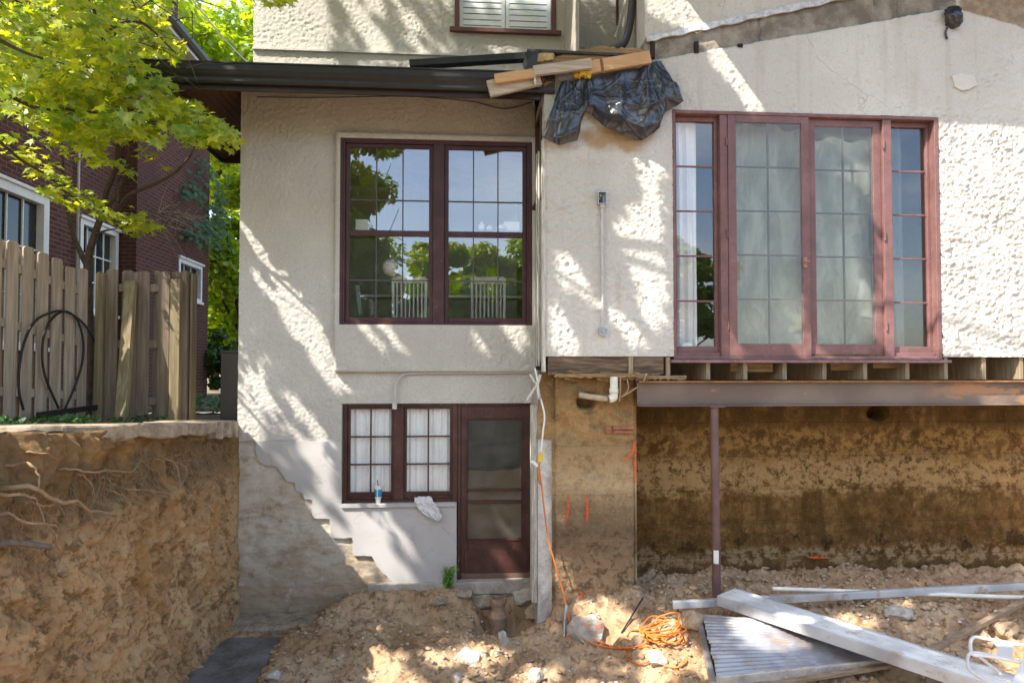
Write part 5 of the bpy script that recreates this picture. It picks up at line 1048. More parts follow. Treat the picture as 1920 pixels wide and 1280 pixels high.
for k in range(30):                                 # creases running down from where the film is pinched under the boards
    u0 = fr_.choice((.05, .13, .2, .3, .36, .5, .62, .8, .86, .9)) + fr_.gauss(0, .02); du = fr_.gauss(0, .16); wd_ = fr_.uniform(.010, .034); am = fr_.uniform(.015, .06); vc, vl = fr_.uniform(.1, .9), fr_.uniform(.25, .7)
    xx = (Ug - u0 - du * Vg - .02 * perlin(Vg * 3, float(k), 1.0)) / wd_; fold = fold + am * np.exp(-np.sqrt(xx * xx + .12)) * np.exp(-((Vg - vc) / vl) ** 2)
for k in range(9):                                  # slack folds across the bags
    v0, dv, wd_, am, uc = fr_.uniform(.45, .98), fr_.gauss(0, .5), fr_.uniform(.03, .06), fr_.uniform(.02, .045), fr_.choice((.12, .2, .5, .65, .75, .9))
    xx = (Vg - v0 - dv * (Ug - uc) - .9 * (Ug - uc) ** 2) / wd_; fold = fold + am * np.exp(-np.sqrt(xx * xx + .1)) * np.exp(-((Ug - uc) / .14) ** 2)
for k in range(70):                                 # fine sharp creases
    u0, v0, a_ = fr_.random(), fr_.random(), fr_.uniform(-1.2, 1.2); dx, dy = Ug - u0, (Vg - v0) * .6; cr_ = dx * math.cos(a_) - dy * math.sin(a_); al = dx * math.sin(a_) + dy * math.cos(a_)
    fold = fold + fr_.uniform(.004, .012) * np.exp(-np.sqrt((cr_ / .006) ** 2 + .05)) * np.exp(-(al / fr_.uniform(.05, .16)) ** 2)
V[..., 1] = np.minimum(V[..., 1] + .03 - fold - .07 * bag, YB - .03)
V[..., 2] += .008 * perlin(Ug * 30, Vg * 4, 2.0) * Vg; V[..., 0] += .03 * perlin(Ug * 7, Vg * 5, 9.0) * Vg
idx = np.arange(n * m).reshape(m, n); F = np.stack([idx[:-1, :-1], idx[1:, :-1], idx[1:, 1:], idx[:-1, 1:]], -1).reshape(-1, 4)
tag(big('plastic_sheeting', V.reshape(-1, 3), M['black_sheeting'], None, True, faces=F), 'crumpled black plastic sheeting hanging from the broken roof boards', 'sheeting')
mb = MB(); p = P(1786, 33, YB - .05); t = MB().rock((0, 0, 0), 1, 4, 77); v = np.array(t.v); v = v * (1 + .16 * ridge(fbm(v[:, 0] * 2.2, v[:, 1] * 2.2, v[:, 2] * 2.2, 3)))[:, None] * np.array((.115, .08, .115)) + np.array(p)
mb.add([tuple(q) for q in v], t.f); mb.tube(smooth_pts([P(1776, 52, YB - .03), P(1773, 62, YB - .03), P(1776, 74, YB - .02)], 4), .012, 6)
tag(mb.build('plastic_wad', M['black_sheeting'], None, smooth=True), 'small wad of black plastic stuffed in the wall near the top edge', 'plastic')
# white cord with yellow plug, orange extension cord
wc = thing('power_cable', 'white cable hanging from the wall corner with a yellow plug', 'cable', tuple(P(1012, 800, -.72)))
yq = -.78
mb = MB(); mb.tube(smooth_pts([P(1003, 690, yq), P(1008, 715, yq), P(1010, 735, yq), P(1016, 755, yq), P(1021, 780, yq), P(1018, 810, yq), P(1014, 850, yq)], 5), .009, 8); mb.build('cable', M['white_plastic'], wc, smooth=True)
mb = MB(); mb.tube(smooth_pts([P(1008, 728, yq), P(1012, 748, yq)], 3), .018, 8); mb.tube(smooth_pts([P(1013, 702, yq), P(1008, 718, yq), P(996, 738, yq), P(985, 755, yq)], 4), [.016] * 9 + [.015, .014, .013, .010], 8); mb.tube(smooth_pts([P(994, 701, yq), P(1002, 716, yq), P(1010, 722, yq)], 4), .012, 8); mb.build('tape_wrap', M['trim_weathered'], wc, smooth=True)
mb = MB(); mb.beam(P(1014, 849, yq), P(1012, 866, yq), .045, .04, up=(0, 1, 0)); mb.build('plug', M['yellow_plastic'], wc, bev=.008)
mb = MB(); mb.add([P(994, 865, yq), P(999, 862, yq), P(1011, 872, yq), P(1008, 876, yq)], [(0,1,2,3)]); V_ = mb.v[:]; mb.add([(x, y + .004, z) for x, y, z in V_], [(3,2,1,0)]); mb.build('tape', M['white_tape'], wc)
oc = thing('extension_cord', 'long orange extension cord running down to a tangled coil on the dirt', 'cord', tuple(PZ(1230, 1210, -2.45)))
def on_floor(px, py, up=.02):
    return ray_floor(px, py) + Vector((0, 0, up))
run = [P(1011, 868, yq), P(1012, 885, yq), P(1015, 905, yq - .0), P(1020, 950, yq - .02), P(1028, 1010, yq - .04), P(1042, 1060, yq - .06), P(1056, 1110, yq - .1), P(1062, 1140, yq - .14)] + [on_floor(*q) for q in ((1070, 1170), (1088, 1196), (1112, 1210), (1150, 1218), (1190, 1216), (1225, 1205), (1262, 1196))]
mb = MB(); mb.tube(smooth_pts(run, 6), .008, 8); mb.build('cord', M['orange_cord'], oc, smooth=True)
mb = MB(); mb.tube(smooth_pts([P(1012, 866, yq), P(1009, 885, yq), P(1012, 905, yq), P(1017, 908, yq)], 4), .010, 8); mb.build('cord_end', simple('cord_dark', lin(.4, .2, .06), .5, .2), oc)
cc = on_floor(1240, 1198); rr = random.Random(5)
for k in range(9):
    q = []; ax, ay = rr.uniform(.11, .21), rr.uniform(.09, .19); ph = rr.uniform(0, 6.28); cx, cy = cc.x + rr.gauss(0, .05), cc.y + rr.gauss(0, .04); tl = rr.gauss(0, .12); lift = .02 + .010 * k
    for i in range(17):
        t = ph + i / 16 * rr.choice((5.6, 6.2)); x, y = cx + ax * math.cos(t) * (1 + .12 * math.sin(3 * t + k)), cy + ay * math.sin(t); q.append((x, y, float(floor_full(np.array(x), np.array(y))) * .35 + cc.z * .65 + lift + tl * .25 * math.cos(t + k)))
    MB().tube(smooth_pts(q, 4), .0075, 7).build('cord_loop', M['orange_cord'], oc, smooth=True)
for pp in ([(1150, 1218), (1100, 1197), (1075, 1192), (1062, 1198)], [(1175, 1196), (1185, 1186), (1210, 1188), (1216, 1200)], [(1173, 1225), (1178, 1240), (1200, 1250), (1230, 1236)], [(1245, 1254), (1270, 1256), (1286, 1246), (1288, 1236)], [(1150, 1213), (1180, 1222), (1215, 1216), (1240, 1222)]):
    MB().tube(smooth_pts([on_floor(*q, .025) for q in pp], 6), .0075, 7).build('cord_loop', M['orange_cord'], oc, smooth=True)
tag(MB().tube([on_floor(1165, 1190, .02), on_floor(1206, 1150, .16)], .008, 6).build('iron_rod', M['black_metal'], None), 'thin dark rod sticking up from the dirt left of the orange coil', 'rod')
tag(MB().tube(smooth_pts([on_floor(1058, 1196, .02), on_floor(1059, 1172, .07), on_floor(1062, 1160, .14)], 4), [.012] * 6 + [.015] * 3, 6).build('grey_stake', M['galvanised'], None), 'thin grey stake standing in the dirt beside the hanging orange cord', 'stake')
# cup and rag on the basement sill, weed below
p = P(709, 942, .0); zq = SILL2; cup = thing('paper_cup', 'white and blue paper cup with a red straw on the basement sill', 'cup', (p.x, 0.0, zq))
mb = MB(); mb.lathe([(.027, 0), (.029, .05), (.036, .06), (.044, .175), (.046, .18), (.046, .186), (.040, .186)], (p.x, 0.0, zq), 24); mb.build('body', M['white_plastic'], cup, smooth=False)
mb = MB(); n = 24; prof = [(.0375, .075), (.0435, .158)]; V = []
for r_, h in prof:
    for k in range(n + 1): t = 2 * math.pi * k / n; V.append((p.x + r_ * math.cos(t), r_ * math.sin(t), zq + h))
mb.add(V, [(k, k + 1, n + 2 + k, n + 1 + k) for k in range(n) if k not in (17, )]); mb.build('blue_band', M['cup_blue'], cup)
mb = MB(); mb.lathe([(.047, .186), (.047, .194), (.040, .200), (.01, .200)], (p.x, 0.0, zq), 24); mb.build('lid', M['white_plastic'], cup)
mb = MB(); mb.tube([(p.x + .002, 0, zq + .19), (p.x - .010, 0, zq + .26)], .005, 8); mb.build('straw', simple('straw_red', lin(.30, .02, .03), .4, .05), cup)
n, m = 44, 60; V = np.zeros((m, n, 3)); top_ = P(790, 932, -.01); 
for j in range(m):
    v = j / (m - 1)
    for i in range(n):
        u = i / (n - 1); w0 = np.interp(v, [0, .25, .5, .8, 1], [.16, .20, .23, .17, .03]); cxp = np.interp(v, [0, .3, .6, 1], [0, .02, .09, .19]); x = top_.x + cxp + (u - .45) * w0
        if v < .3: y, z = .02 - .07 * v / .3, SILL2 + .02 + .05 * math.sin(v / .3 * 3.14)
        else: y, z = -.05 - .006, SILL2 + .02 - (v - .3) / .7 * .215
        V[j, i] = (x, y, z)
Ug, Vg = np.meshgrid(np.linspace(0, 1, n), np.linspace(0, 1, m)); V[..., 1] -= np.abs(.045 * fbm(Ug * 4 + 2, Vg * 3, 5., 3)) + .02 * ridge(fbm(Ug * 3, Vg * 1.2, 8., 2)) * .6; V[..., 2] += .02 * fbm(Ug * 5, Vg * 5, 9., 2)
idx = np.arange(n * m).reshape(m, n)
tag(big('rag', V.reshape(-1, 3), M['rag'], None, True, faces=np.stack([idx[:-1, :-1], idx[1:, :-1], idx[1:, 1:], idx[:-1, 1:]], -1).reshape(-1, 4)), 'crumpled white rag hanging over the basement window sill', 'rag')
# ================================================================== PLANTS
LEAF = np.array([(0, 0), (.10, .06), (.34, -.10), (.26, .10), (.58, .16), (.38, .30), (.64, .62), (.28, .52), (.16, .66), (0, 1.0), (-.16, .66), (-.28, .52), (-.64, .62), (-.38, .30), (-.58, .16), (-.26, .10), (-.34, -.10), (-.10, .06)])
OVAL = np.array([(0, 0), (.30, .28), (.24, .66), (0, 1.0), (-.24, .66), (-.30, .28)])
def leaves(Pn, Nn, size, shape, fold=.30, spin=None):
    """one mesh of many leaves: Pn points, Nn facing, size per leaf"""
    k = len(Pn); m = len(shape); Nn = Nn / np.linalg.norm(Nn, axis=1)[:, None]
    ref = np.where(np.abs(Nn[:, 2:3]) < .9, np.array([[0, 0, 1.0]]), np.array([[1.0, 0, 0]])); A = np.cross(ref, Nn); A /= np.linalg.norm(A, axis=1)[:, None]; B = np.cross(Nn, A)
    t = rng.uniform(0, 6.283, k) if spin is None else spin; ca, sa = np.cos(t)[:, None], np.sin(t)[:, None]; A, B = A * ca + B * sa, B * ca - A * sa
    lx, ly = shape[:, 0], shape[:, 1] - .45; lz = -fold * np.abs(lx) - .12 * ly * ly
    V = Pn[:, None, :] + size[:, None, None] * (A[:, None, :] * lx[None, :, None] + B[:, None, :] * ly[None, :, None] + Nn[:, None, :] * lz[None, :, None])
    return V.reshape(-1, 3), dict(loops=np.arange(k * m), sizes=np.full(k, m))
def merge(parts):
    V, L, Z_, b = [], [], [], 0
    for v, d in parts: V.append(v); L.append(d['loops'] + b); Z_.append(d['sizes']); b += len(v)
    return np.concatenate(V), dict(loops=np.concatenate(L), sizes=np.concatenate(Z_))
# ---- the maple between the houses: trunk behind the fence, crown reaching over the yard
trunk_p = Vector((PP(168, 500, (0, 1.0, 0), (0, 1, 0)).x, 1.0, -.62))
tr = thing('maple_tree', 'maple tree with bright yellow green leaves between the two houses', 'tree', tuple(trunk_p))
def pz(px, py, Zd): return P(px, py, Zd + CAMY)
mb = MB()
t0 = trunk_p; t1 = pz(165, 500, 8.6); t2 = pz(178, 440, 8.6)
mb.tube(smooth_pts([t0 + Vector((0, 0, -.1)), t0.lerp(t1, .5) + Vector((.03, 0, 0)), t1, t2, pz(192, 400, 8.5), pz(200, 360, 8.3), pz(215, 320, 8.0), pz(222, 265, 7.6), pz(215, 180, 7.0), pz(190, 60, 6.2), pz(120, -120, 5.6)], 4), [.055 - .0011 * i for i in range(41)], 9)
trunk = mb.build('trunk', M['bark'], tr, smooth=True)
def limb(pp, r0, r1, nm='branch'):
    q = smooth_pts(pp, 5); return MB().tube(q, [r0 + (r1 - r0) * i / (len(q) - 1) for i in range(len(q))], 7).build(nm, M['bark'], tr, smooth=True)
limb([t1, pz(150, 470, 8.7), pz(135, 430, 8.7), pz(120, 350, 8.6), pz(118, 280, 8.4)], .04, .012)
limb([pz(192, 400, 8.5), pz(215, 370, 8.3), pz(240, 320, 8.1), pz(258, 290, 7.9)], .03, .01)
limb([pz(220, 395, 8.4), pz(242, 366, 8.0), pz(290, 345, 7.6), pz(330, 322, 7.2), pz(358, 290, 7.0), pz(372, 262, 6.8)], .028, .008)
limb([pz(178, 440, 8.6), pz(200, 432, 8.3), pz(225, 428, 8.0)], .018, .006)
limb([pz(222, 380, 8.2), pz(226, 350, 8.1), pz(240, 300, 7.9), pz(236, 250, 7.6)], .026, .01)
limb([pz(-30, 240, 6.0), pz(40, 300, 6.6), pz(90, 330, 6.9), pz(150, 380, 7.2), pz(215, 418, 7.4), pz(280, 440, 7.5)], .016, .005)
limb([pz(-30, 150, 5.8), pz(60, 200, 6.0), pz(130, 205, 6.1), pz(200, 215, 6.2), pz(300, 230, 6.3), pz(420, 262, 6.3)], .02, .005)
limb([pz(-20, -10, 6.6), pz(60, 60, 6.8), pz(150, 130, 7.0), pz(230, 190, 7.0)], .03, .007)
limb([pz(-30, 60, 5.4), pz(50, 100, 5.6), pz(120, 120, 5.8)], .02, .005)
limb([pz(190, 60, 6.2), pz(260, 40, 6.6), pz(330, 100, 6.9)], .025, .006)
mb = MB()
for k in range(70):                                 # twigs among the leaves
    px, py = random.uniform(-20, 380), random.uniform(-20, 250); Zd = 6.6 + random.uniform(-.6, 1.2); a = pz(px, py, Zd); d_ = Vector((random.gauss(.25, .2), random.gauss(0, .2), random.gauss(-.02, .12))); mb.tube([a, a + d_ * .5 + Vector((0, 0, .03)), a + d_], [.006, .004, .002], 4)
mb.build('twigs', M['bark'], tr)['kind'] = 'stuff'
# crown in view: sprays of leaves along the twigs
PN, NN, SZ = [], [], []
def to_cam(p): v = CAM - p; return v.normalized()
def add_leaf(p, s, nrm): PN.append(tuple(p)); NN.append(tuple(nrm)); SZ.append(s)
main = [(-20, -20), (330, -20), (322, 30), (318, 62), (352, 100), (330, 120), (300, 140), (345, 175), (400, 215), (440, 250), (446, 282), (405, 262), (372, 268), (330, 240), (300, 275), (262, 256), (240, 268), (205, 258), (196, 300), (158, 292), (120, 268), (80, 235), (45, 222), (-20, 215)]
cl = []
for k in range(900):
    px, py = random.uniform(-20, 440), random.uniform(-20, 290)
    if bool(inpoly(np.array(px), np.array(py), main)): cl.append((px, py))
for px, py in cl:
    Zd = 6.4 + .9 * float(perlin(np.array(px / 130), np.array(py / 90), np.array(3.0))) + random.uniform(-.5, 1.0) + (1.2 if px > 230 and py < 130 else 0)
    tilt = Vector((random.gauss(0, .25), random.gauss(0, .25), 1)).normalized(); c = pz(px, py, Zd)
    for i in range(random.randint(5, 11)):
        d = Vector((random.gauss(0, .17), random.gauss(0, .17), 0)); d = d - tilt * d.dot(tilt) + tilt * random.gauss(0, .025)
        q = c + d; qx, qy = proj(q.x, q.y, q.z)
        if not bool(inpoly(np.array(qx), np.array(qy), main)): continue
        add_leaf(q, random.choice((.05, .07, .085, .1, .115, .135)) * random.uniform(.85, 1.15), to_cam(q) * random.uniform(.1, 1.0) + tilt * .75 + Vector((random.gauss(0, .35), random.gauss(0, .35), random.gauss(0, .2))))
def spray(pp, n, wpx, Z0, Z1, s0=.06, s1=.115):
    for k in range(n):
        t = random.random() * (len(pp) - 1); i = int(t); f = t - i; px = pp[i][0] + (pp[i+1][0] - pp[i][0]) * f + random.gauss(0, wpx * .5); py = pp[i][1] + (pp[i+1][1] - pp[i][1]) * f + random.gauss(0, wpx * .45)
        q = pz(px, py, Z0 + (Z1 - Z0) * t / (len(pp) - 1) + random.gauss(0, .2)); add_leaf(q, random.uniform(s0, s1), to_cam(q) * random.uniform(.1, .8) + Vector((random.gauss(0, .35), random.gauss(0, .35), .8)))
spray([(-20, 252), (40, 282), (90, 318), (140, 362), (185, 392), (225, 412), (285, 436)], 190, 22, 6.6, 7.5, .055, .10)
spray([(230, 408), (262, 412), (298, 432)], 34, 16, 7.4, 7.5)
spray([(55, 232), (100, 262), (160, 290), (195, 292)], 80, 24, 6.2, 6.4)
spray([(265, 288), (290, 296), (320, 312)], 26, 14, 7.0, 7.0); spray([(110, 330), (60, 320), (40, 312)], 14, 14, 7, 6.8); spray([(70, 352), (150, 385)], 20, 16, 7, 7.2)
spray([(480, -8), (515, 2), (545, 6)], 46, 14, 5.2, 5.4, .05, .09); spray([(225, 300), (240, 330)], 14, 14, 8, 8); spray([(330, 250), (380, 262), (436, 268)], 60, 18, 6.2, 6.3); spray([(390, 215), (440, 255)], 24, 14, 6.3, 6.3)
# the part of the crown overhead, out of the picture, that dapples the facade
LIT = [[(462, 440), (478, 440), (545, 520), (600, 600), (628, 640), (628, 668), (560, 590)], [(462, 490), (474, 488), (560, 600), (640, 690), (655, 740), (630, 735), (560, 650)], [(462, 400), (475, 405), (500, 440), (496, 455), (470, 440)],
       [(480, 712), (492, 708), (520, 770), (510, 780)], [(520, 715), (545, 725), (615, 815), (640, 850), (590, 830)], [(462, 730), (475, 760), (505, 800), (480, 800)], [(560, 820), (600, 830), (625, 900), (600, 900)],
       [(640, 940), (672, 948), (720, 1005), (790, 1085), (800, 1112), (740, 1105), (660, 990)], [(720, 955), (735, 955), (800, 1060), (790, 1065)], [(600, 905), (640, 1000), (690, 1060), (670, 1070), (590, 960)], [(500, 1000), (520, 990), (600, 1080), (590, 1100)],
       [(905, 1010), (935, 1010), (985, 1090), (955, 1090)], [(900, 930), (918, 930), (960, 1000), (945, 1005)],
       [(480, 0), (500, 10), (535, 70), (540, 100), (510, 80), (484, 30)], [(640, 0), (660, 0), (720, 80), (700, 90)], [(900, 70), (960, 75), (990, 105), (920, 100)],
       [(678, 612), (694, 612), (748, 694), (732, 694)], [(715, 612), (740, 612), (800, 694), (775, 694)], [(895, 640), (905, 640), (930, 690), (918, 690)], [(940, 612), (1000, 625), (1000, 695), (985, 690)],
       [(1150, 420), (1190, 380), (1250, 300), (1250, 650), (1220, 620), (1180, 520)], [(1056, 485), (1080, 485), (1125, 570), (1112, 585)], [(1020, 560), (1050, 580), (1110, 668), (1040, 668)], [(1130, 570), (1160, 560), (1210, 660), (1180, 665)], [(1180, 270), (1230, 260), (1240, 330), (1200, 350)], [(1020, 430), (1040, 440), (1090, 540), (1060, 550)],
       [(1300, 60), (1385, 70), (1480, 215), (1470, 225), (1400, 210)], [(1205, -100), (1340, -100), (1380, 80), (1300, 60), (1215, 30)], [(1380, 205), (1480, 205), (1480, 222), (1385, 222)],
       [(1480, 195), (2100, 195), (2100, 676), (1640, 676), (1650, 600), (1640, 420), (1600, 290), (1560, 250)], [(1440, 490), (1475, 490), (1530, 620), (1525, 680), (1490, 660)], [(1560, 440), (1600, 450), (1650, 610), (1630, 620)], [(1480, 640), (1600, 660), (1640, 676), (1500, 676)], [(1360, 600), (1372, 600), (1400, 676), (1362, 676)],
       [(1012, 880), (1046, 890), (1046, 960), (1020, 950)], [(1012, 1000), (1046, 1020), (1046, 1080), (1020, 1080)], [(1050, 920), (1075, 930), (1120, 1010), (1100, 1015)], [(1100, 930), (1115, 935), (1150, 1000), (1140, 1005)]]
GLIT = [[(560, 1195), (640, 1185), (720, 1200), (750, 1240), (690, 1270), (600, 1262), (540, 1240)], [(1090, 1125), (1140, 1130), (1200, 1165), (1210, 1185), (1130, 1178), (1085, 1160)], [(930, 1235), (1000, 1215), (1040, 1225), (960, 1260)], [(1180, 1180), (1290, 1175), (1330, 1260), (1200, 1250)], [(1590, 1180), (1660, 1190), (1640, 1230), (1580, 1205)], [(480, 1290), (700, 1280), (800, 1300), (700, 1400), (500, 1400)], [(1080, 1240), (1200, 1250), (1220, 1290), (1060, 1290)], [(1860, 1200), (1990, 1210), (1990, 1290), (1880, 1290)], [(620, 1120), (700, 1130), (690, 1160), (620, 1150)], [(850, 1180), (930, 1190), (900, 1220), (850, 1210)], [(1400, 1190), (1560, 1210), (1480, 1240), (1400, 1230)]]
sd = np.array(SD)
GSEMI = [[(520, 1190), (880, 1200), (900, 1300), (460, 1300)], [(1040, 1220), (1320, 1240), (1320, 1300), (1000, 1300)]]
def is_lit(Q):
    """leaves whose shadow would fall on a sunlit patch of the facade or ground are left out: gaps in the crown"""
    tB = (YB - Q[:, 1]) / sd[1]; hx, hz = Q[:, 0] + sd[0] * tB, Q[:, 2] + sd[2] * tB
    right = (hx > XB - .02) & (hz < 4.9); yw_ = np.where(right & ((hz < 2.9) | (hx > 1.82)), YB, np.where(hz > 3.2, YU, 0.0))
    t = (yw_ - Q[:, 1]) / sd[1]; H = Q + sd[None] * t[:, None]
    tg = (-2.48 - Q[:, 2]) / sd[2]; G = Q + sd[None] * tg[:, None]; ground = G[:, 1] < np.where(G[:, 0] > 1.75, -.1, -.7)
    px, py = proj(np.where(ground, G[:, 0], H[:, 0]), np.where(ground, G[:, 1], H[:, 1]), np.where(ground, G[:, 2], H[:, 2]))
    wob_x = 14 * perlin(px / 45, py / 45, 1.0) + 6 * perlin(px / 15, py / 15, 4.0)
    lit = np.zeros(len(Q), bool)
    for p in LIT: lit |= inpoly(px + wob_x, py, p) & ~ground
    for p in GLIT: lit |= inpoly(px + 2 * wob_x, py + wob_x * .7, p) & ground
    for p in GSEMI: lit |= inpoly(px, py, p) & ground & (perlin(px / 70, py / 32, 6.0) > .06)
    return lit
_a = np.cross(sd, np.array([0, 0, 1.0])); _a /= np.linalg.norm(_a); _b = np.cross(_a, sd)
def is_lit_wide(Q, r=.032): return is_lit(Q) | is_lit(Q + _a * r) | is_lit(Q - _a * r) | is_lit(Q + _b * r) | is_lit(Q - _b * r)
N1 = 24000
A_ = np.stack([rng.uniform(-2.8, 6.2, N1), np.where(rng.random(N1) < .0, 0, -.4) * np.ones(N1), rng.uniform(-2.5, 6.2, N1)], 1); A_ = A_[(A_[:, 2] < 4.4) | (A_[:, 0] < 2.2)]
N2 = 11000; B_ = np.stack([rng.uniform(-2.6, 6.5, N2), rng.uniform(-3.3, 0, N2), np.full(N2, -2.48)], 1)
T_ = np.concatenate([A_, B_]); dist = np.clip((3.6 - T_[:, 2]) / .62, 4.6, 11) + rng.uniform(0, 2.6, len(T_))
kp = ((T_[:, 0] > -1.3) | (rng.random(len(T_)) < .3)) & ((T_[:, 2] < 4.2) | (rng.random(len(T_)) < .55)); T_, dist = T_[kp], dist[kp]; Q = T_ - sd[None] * dist[:, None]
px, py = proj(Q[:, 0], Q[:, 1], Q[:, 2]); dep = Q[:, 1] - CAMY
inview = (dep > .0) & (px > -40) & (px < 1960) & (py > -40) & (py < 1320)
Q = Q[~is_lit_wide(Q) & ~inview & (Q[:, 2] > 1.2)]
Nn = -sd[None] + rng.normal(0, .35, Q.shape)
pv = np.array(PN); nv, sv = np.array(NN), np.array(SZ); kp = ~is_lit_wide(pv, .025); v1 = leaves(pv[kp], nv[kp], sv[kp] * 1.05, LEAF); v2 = leaves(Q, Nn, rng.uniform(.10, .16, len(Q)), LEAF)
Vv, kw = merge([v1, v2]); big('crown', Vv, M['maple_leaf'], tr, False, **kw)
for tgt in ((-3.5, -2.6, 4.6), (-1.6, -2.9, 5.0), (.6, -3.2, 5.2), (2.6, -3.3, 5.4), (-5.5, -3.6, 3.4), (-3, -4.8, 5.6)):
    tg = Vector(tgt); s = pz(150, -60, 5.8); limb([s, s.lerp(tg, .5) + Vector((0, 0, .5)), tg], .05, .015)
# ---- trees beyond
def tree_mesh(seed, rx, rz, n, size, shape=OVAL, blobs=26):
    r_ = np.random.default_rng(seed); c = r_.normal(0, 1, (blobs, 3)); c /= np.linalg.norm(c, axis=1)[:, None]; c *= (r_.random((blobs, 1)) ** .4) * np.array([[rx, rx, rz]]) * .85
    rad = r_.uniform(.25, .5, blobs) * rx * .7; i = r_.integers(0, blobs, n); d = r_.normal(0, 1, (n, 3)); d /= np.linalg.norm(d, axis=1)[:, None]; p = c[i] + d * (rad[i] * r_.random(n) ** .35)[:, None] * np.array([[1, 1, .75]])
    nn = d * .6 + np.array([[0, 0, .7]]) + r_.normal(0, .4, (n, 3)); return leaves(p, nn, r_.uniform(.7, 1.3, n) * size, shape)
def bg_tree(name, label, loc, h, rx, rz, n, size, mat, seed, grp=None, blobs=26):
    t = thing(name, label, 'tree', loc, grp); L = Vector(loc); mb = MB(); top = L + Vector((0, 0, h))
    mb.tube(smooth_pts([L, L.lerp(top, .5) + Vector((.1, 0, 0)), top], 4), [.16 - .011 * i for i in range(9)], 8)
    for k in range(7):
        a = k * 2.4; s = L.lerp(top, .35 + .07 * k); mb.tube([s, s + Vector((math.cos(a) * rx * .5, math.sin(a) * rx * .5, rz * .3)), s + Vector((math.cos(a) * rx * .8, math.sin(a) * rx * .8, rz * .7))], [.05, .035, .012], 6)
    mb.build('trunk', M['bark'], t, smooth=True)
    v, kw = tree_mesh(seed, rx, rz, n, size, blobs=blobs); big('crown', v + np.array(top), M[mat], t, False, **kw); return t
G2 = 'bright trees behind the houses'
bg_tree('leafy_tree', 'bright green tree filling the gap between brick wall and stucco house', (-5.9, 10.5, -.63), 3.8, 1.9, 3.2, 14000, .16, 'bright_leaf', 1, G2, 34)
bg_tree('leafy_tree', 'tall sunlit tree seen above the gutter left of the upper wall', (-8.2, 15, -.63), 10.2, 4.6, 4.2, 16000, .27, 'bright_leaf', 2, G2, 34)
bg_tree('leafy_tree', 'dark green bush low in the gap behind the grey cabinet', (-5.7, 9.0, -.63), .9, .9, .9, 3600, .11, 'dark_leaf', 3, G2)
bg_tree('leafy_tree', 'yellow green tree far back in the gap between the houses', (-6.2, 14.0, -.63), 4.2, 3.8, 5.2, 16000, .26, 'bright_leaf', 4, G2, 34)
# trees across the street that the window panes mirror
G3 = 'trees mirrored in the windows'
bg_tree('broad_tree', 'big dark tree mirrored in the left half of the upper sash window', (-6.0, -21, -.8), 7.2, 4.0, 7.4, 19000, .30, 'mirror_leaf', 11, G3, 46)
for k, (x, y, h, rx, sd_, lb) in enumerate(((-.3, -40, 5.2, 3.6, 12, 'round green tree mirrored low in the right half of the sash window'), (4.6, -36, 5.6, 4.0, 13, 'wide green tree mirrored low in the french window side pane'), (-9, -34, 6, 4.4, 14, 'green tree mirrored behind the big dark tree'), (10.5, -38, 6, 4.4, 15, 'green tree mirrored at the right in the french window panes'))):
    bg_tree('broad_tree', lb, (x, y, -.8), h, rx, rx * .9, 9000, .36, 'mirror_leaf', sd_, G3, 34)
for k, (x, h) in enumerate(((-14, 2.2), (-9, 1.8), (-4.5, 2.4), (-.5, 1.6), (3.5, 2.2), (8, 1.7), (13, 2.4))):
    bg_tree('broad_tree', 'low leafy green tree across the street mirrored in the lower panes', (x, -31 - (k % 3), -.8), h + 3.4, 3.2, 4.0, 8000, .34, 'bright_leaf' if k % 2 else 'mirror_leaf', 30 + k, 'low trees mirrored in the windows', 26)
# ivy on the yard, vine on the bricks, weed at the door
pts, nn, sz = [], [], []
for k in range(2600):
    x, y = random.uniform(-4.7, -3.3), random.uniform(-2.6, .3)
    if y > .25 - .2 * (x + 3.3) or float(perlin(np.array(x * 1.6), np.array(y * 1.6), np.array(8.))) < -.18 or x > -3.45 + .25 * math.sin(y * 3): continue
    pts.append((x, y, float(yard_z(np.array(x), np.array(y))) + random.uniform(.0, .11))); nn.append((random.gauss(0, .5), random.gauss(-.3, .5), 1)); sz.append(random.uniform(.035, .075))
for k in range(700):
    x, y = random.uniform(-5.0, -2.9), random.uniform(2.0, 5.0); pts.append((x, y, -.6 + random.uniform(0, .2))); nn.append((random.gauss(0, .5), random.gauss(-.3, .5), 1)); sz.append(random.uniform(.06, .1))
v, kw = leaves(np.array(pts), np.array(nn), np.array(sz), OVAL); tag(big('ivy', v, M['ivy_leaf'], None, False, **kw), kind='stuff')
wd = thing('weed', 'small bright green weed growing against the wall left of the door', 'plant', tuple(P(842, 1108, -.06)))
pts, nn, sz = [], [], []; mb = MB(); b_ = P(842, 1106, -.07)
for k in range(11):
    q = b_ + Vector((random.gauss(0, .035), random.gauss(0, .02), random.uniform(.15, .29))); mb.tube([b_ + Vector((0, 0, -.03)), b_.lerp(q, .6) + Vector((0, -.01, 0)), q], [.004, .003, .002], 5)
    for i in range(34):
        t = random.uniform(.15, 1.0); c = b_.lerp(q, t) + Vector((random.gauss(0, .026), random.gauss(0, .022), random.gauss(0, .012))); pts.append(tuple(c)); nn.append((random.gauss(0, .5), -.6 + random.gauss(0, .5), .6)); sz.append(random.uniform(.022, .046))
mb.build('stem', M['weed_leaf'], wd); v, kw = leaves(np.array(pts), np.array(nn), np.array(sz), np.array([(0, 0), (.16, .3), (.10, .7), (0, 1), (-.10, .7), (-.16, .3)])); big('foliage', v, M['weed_leaf'], wd, False, **kw)

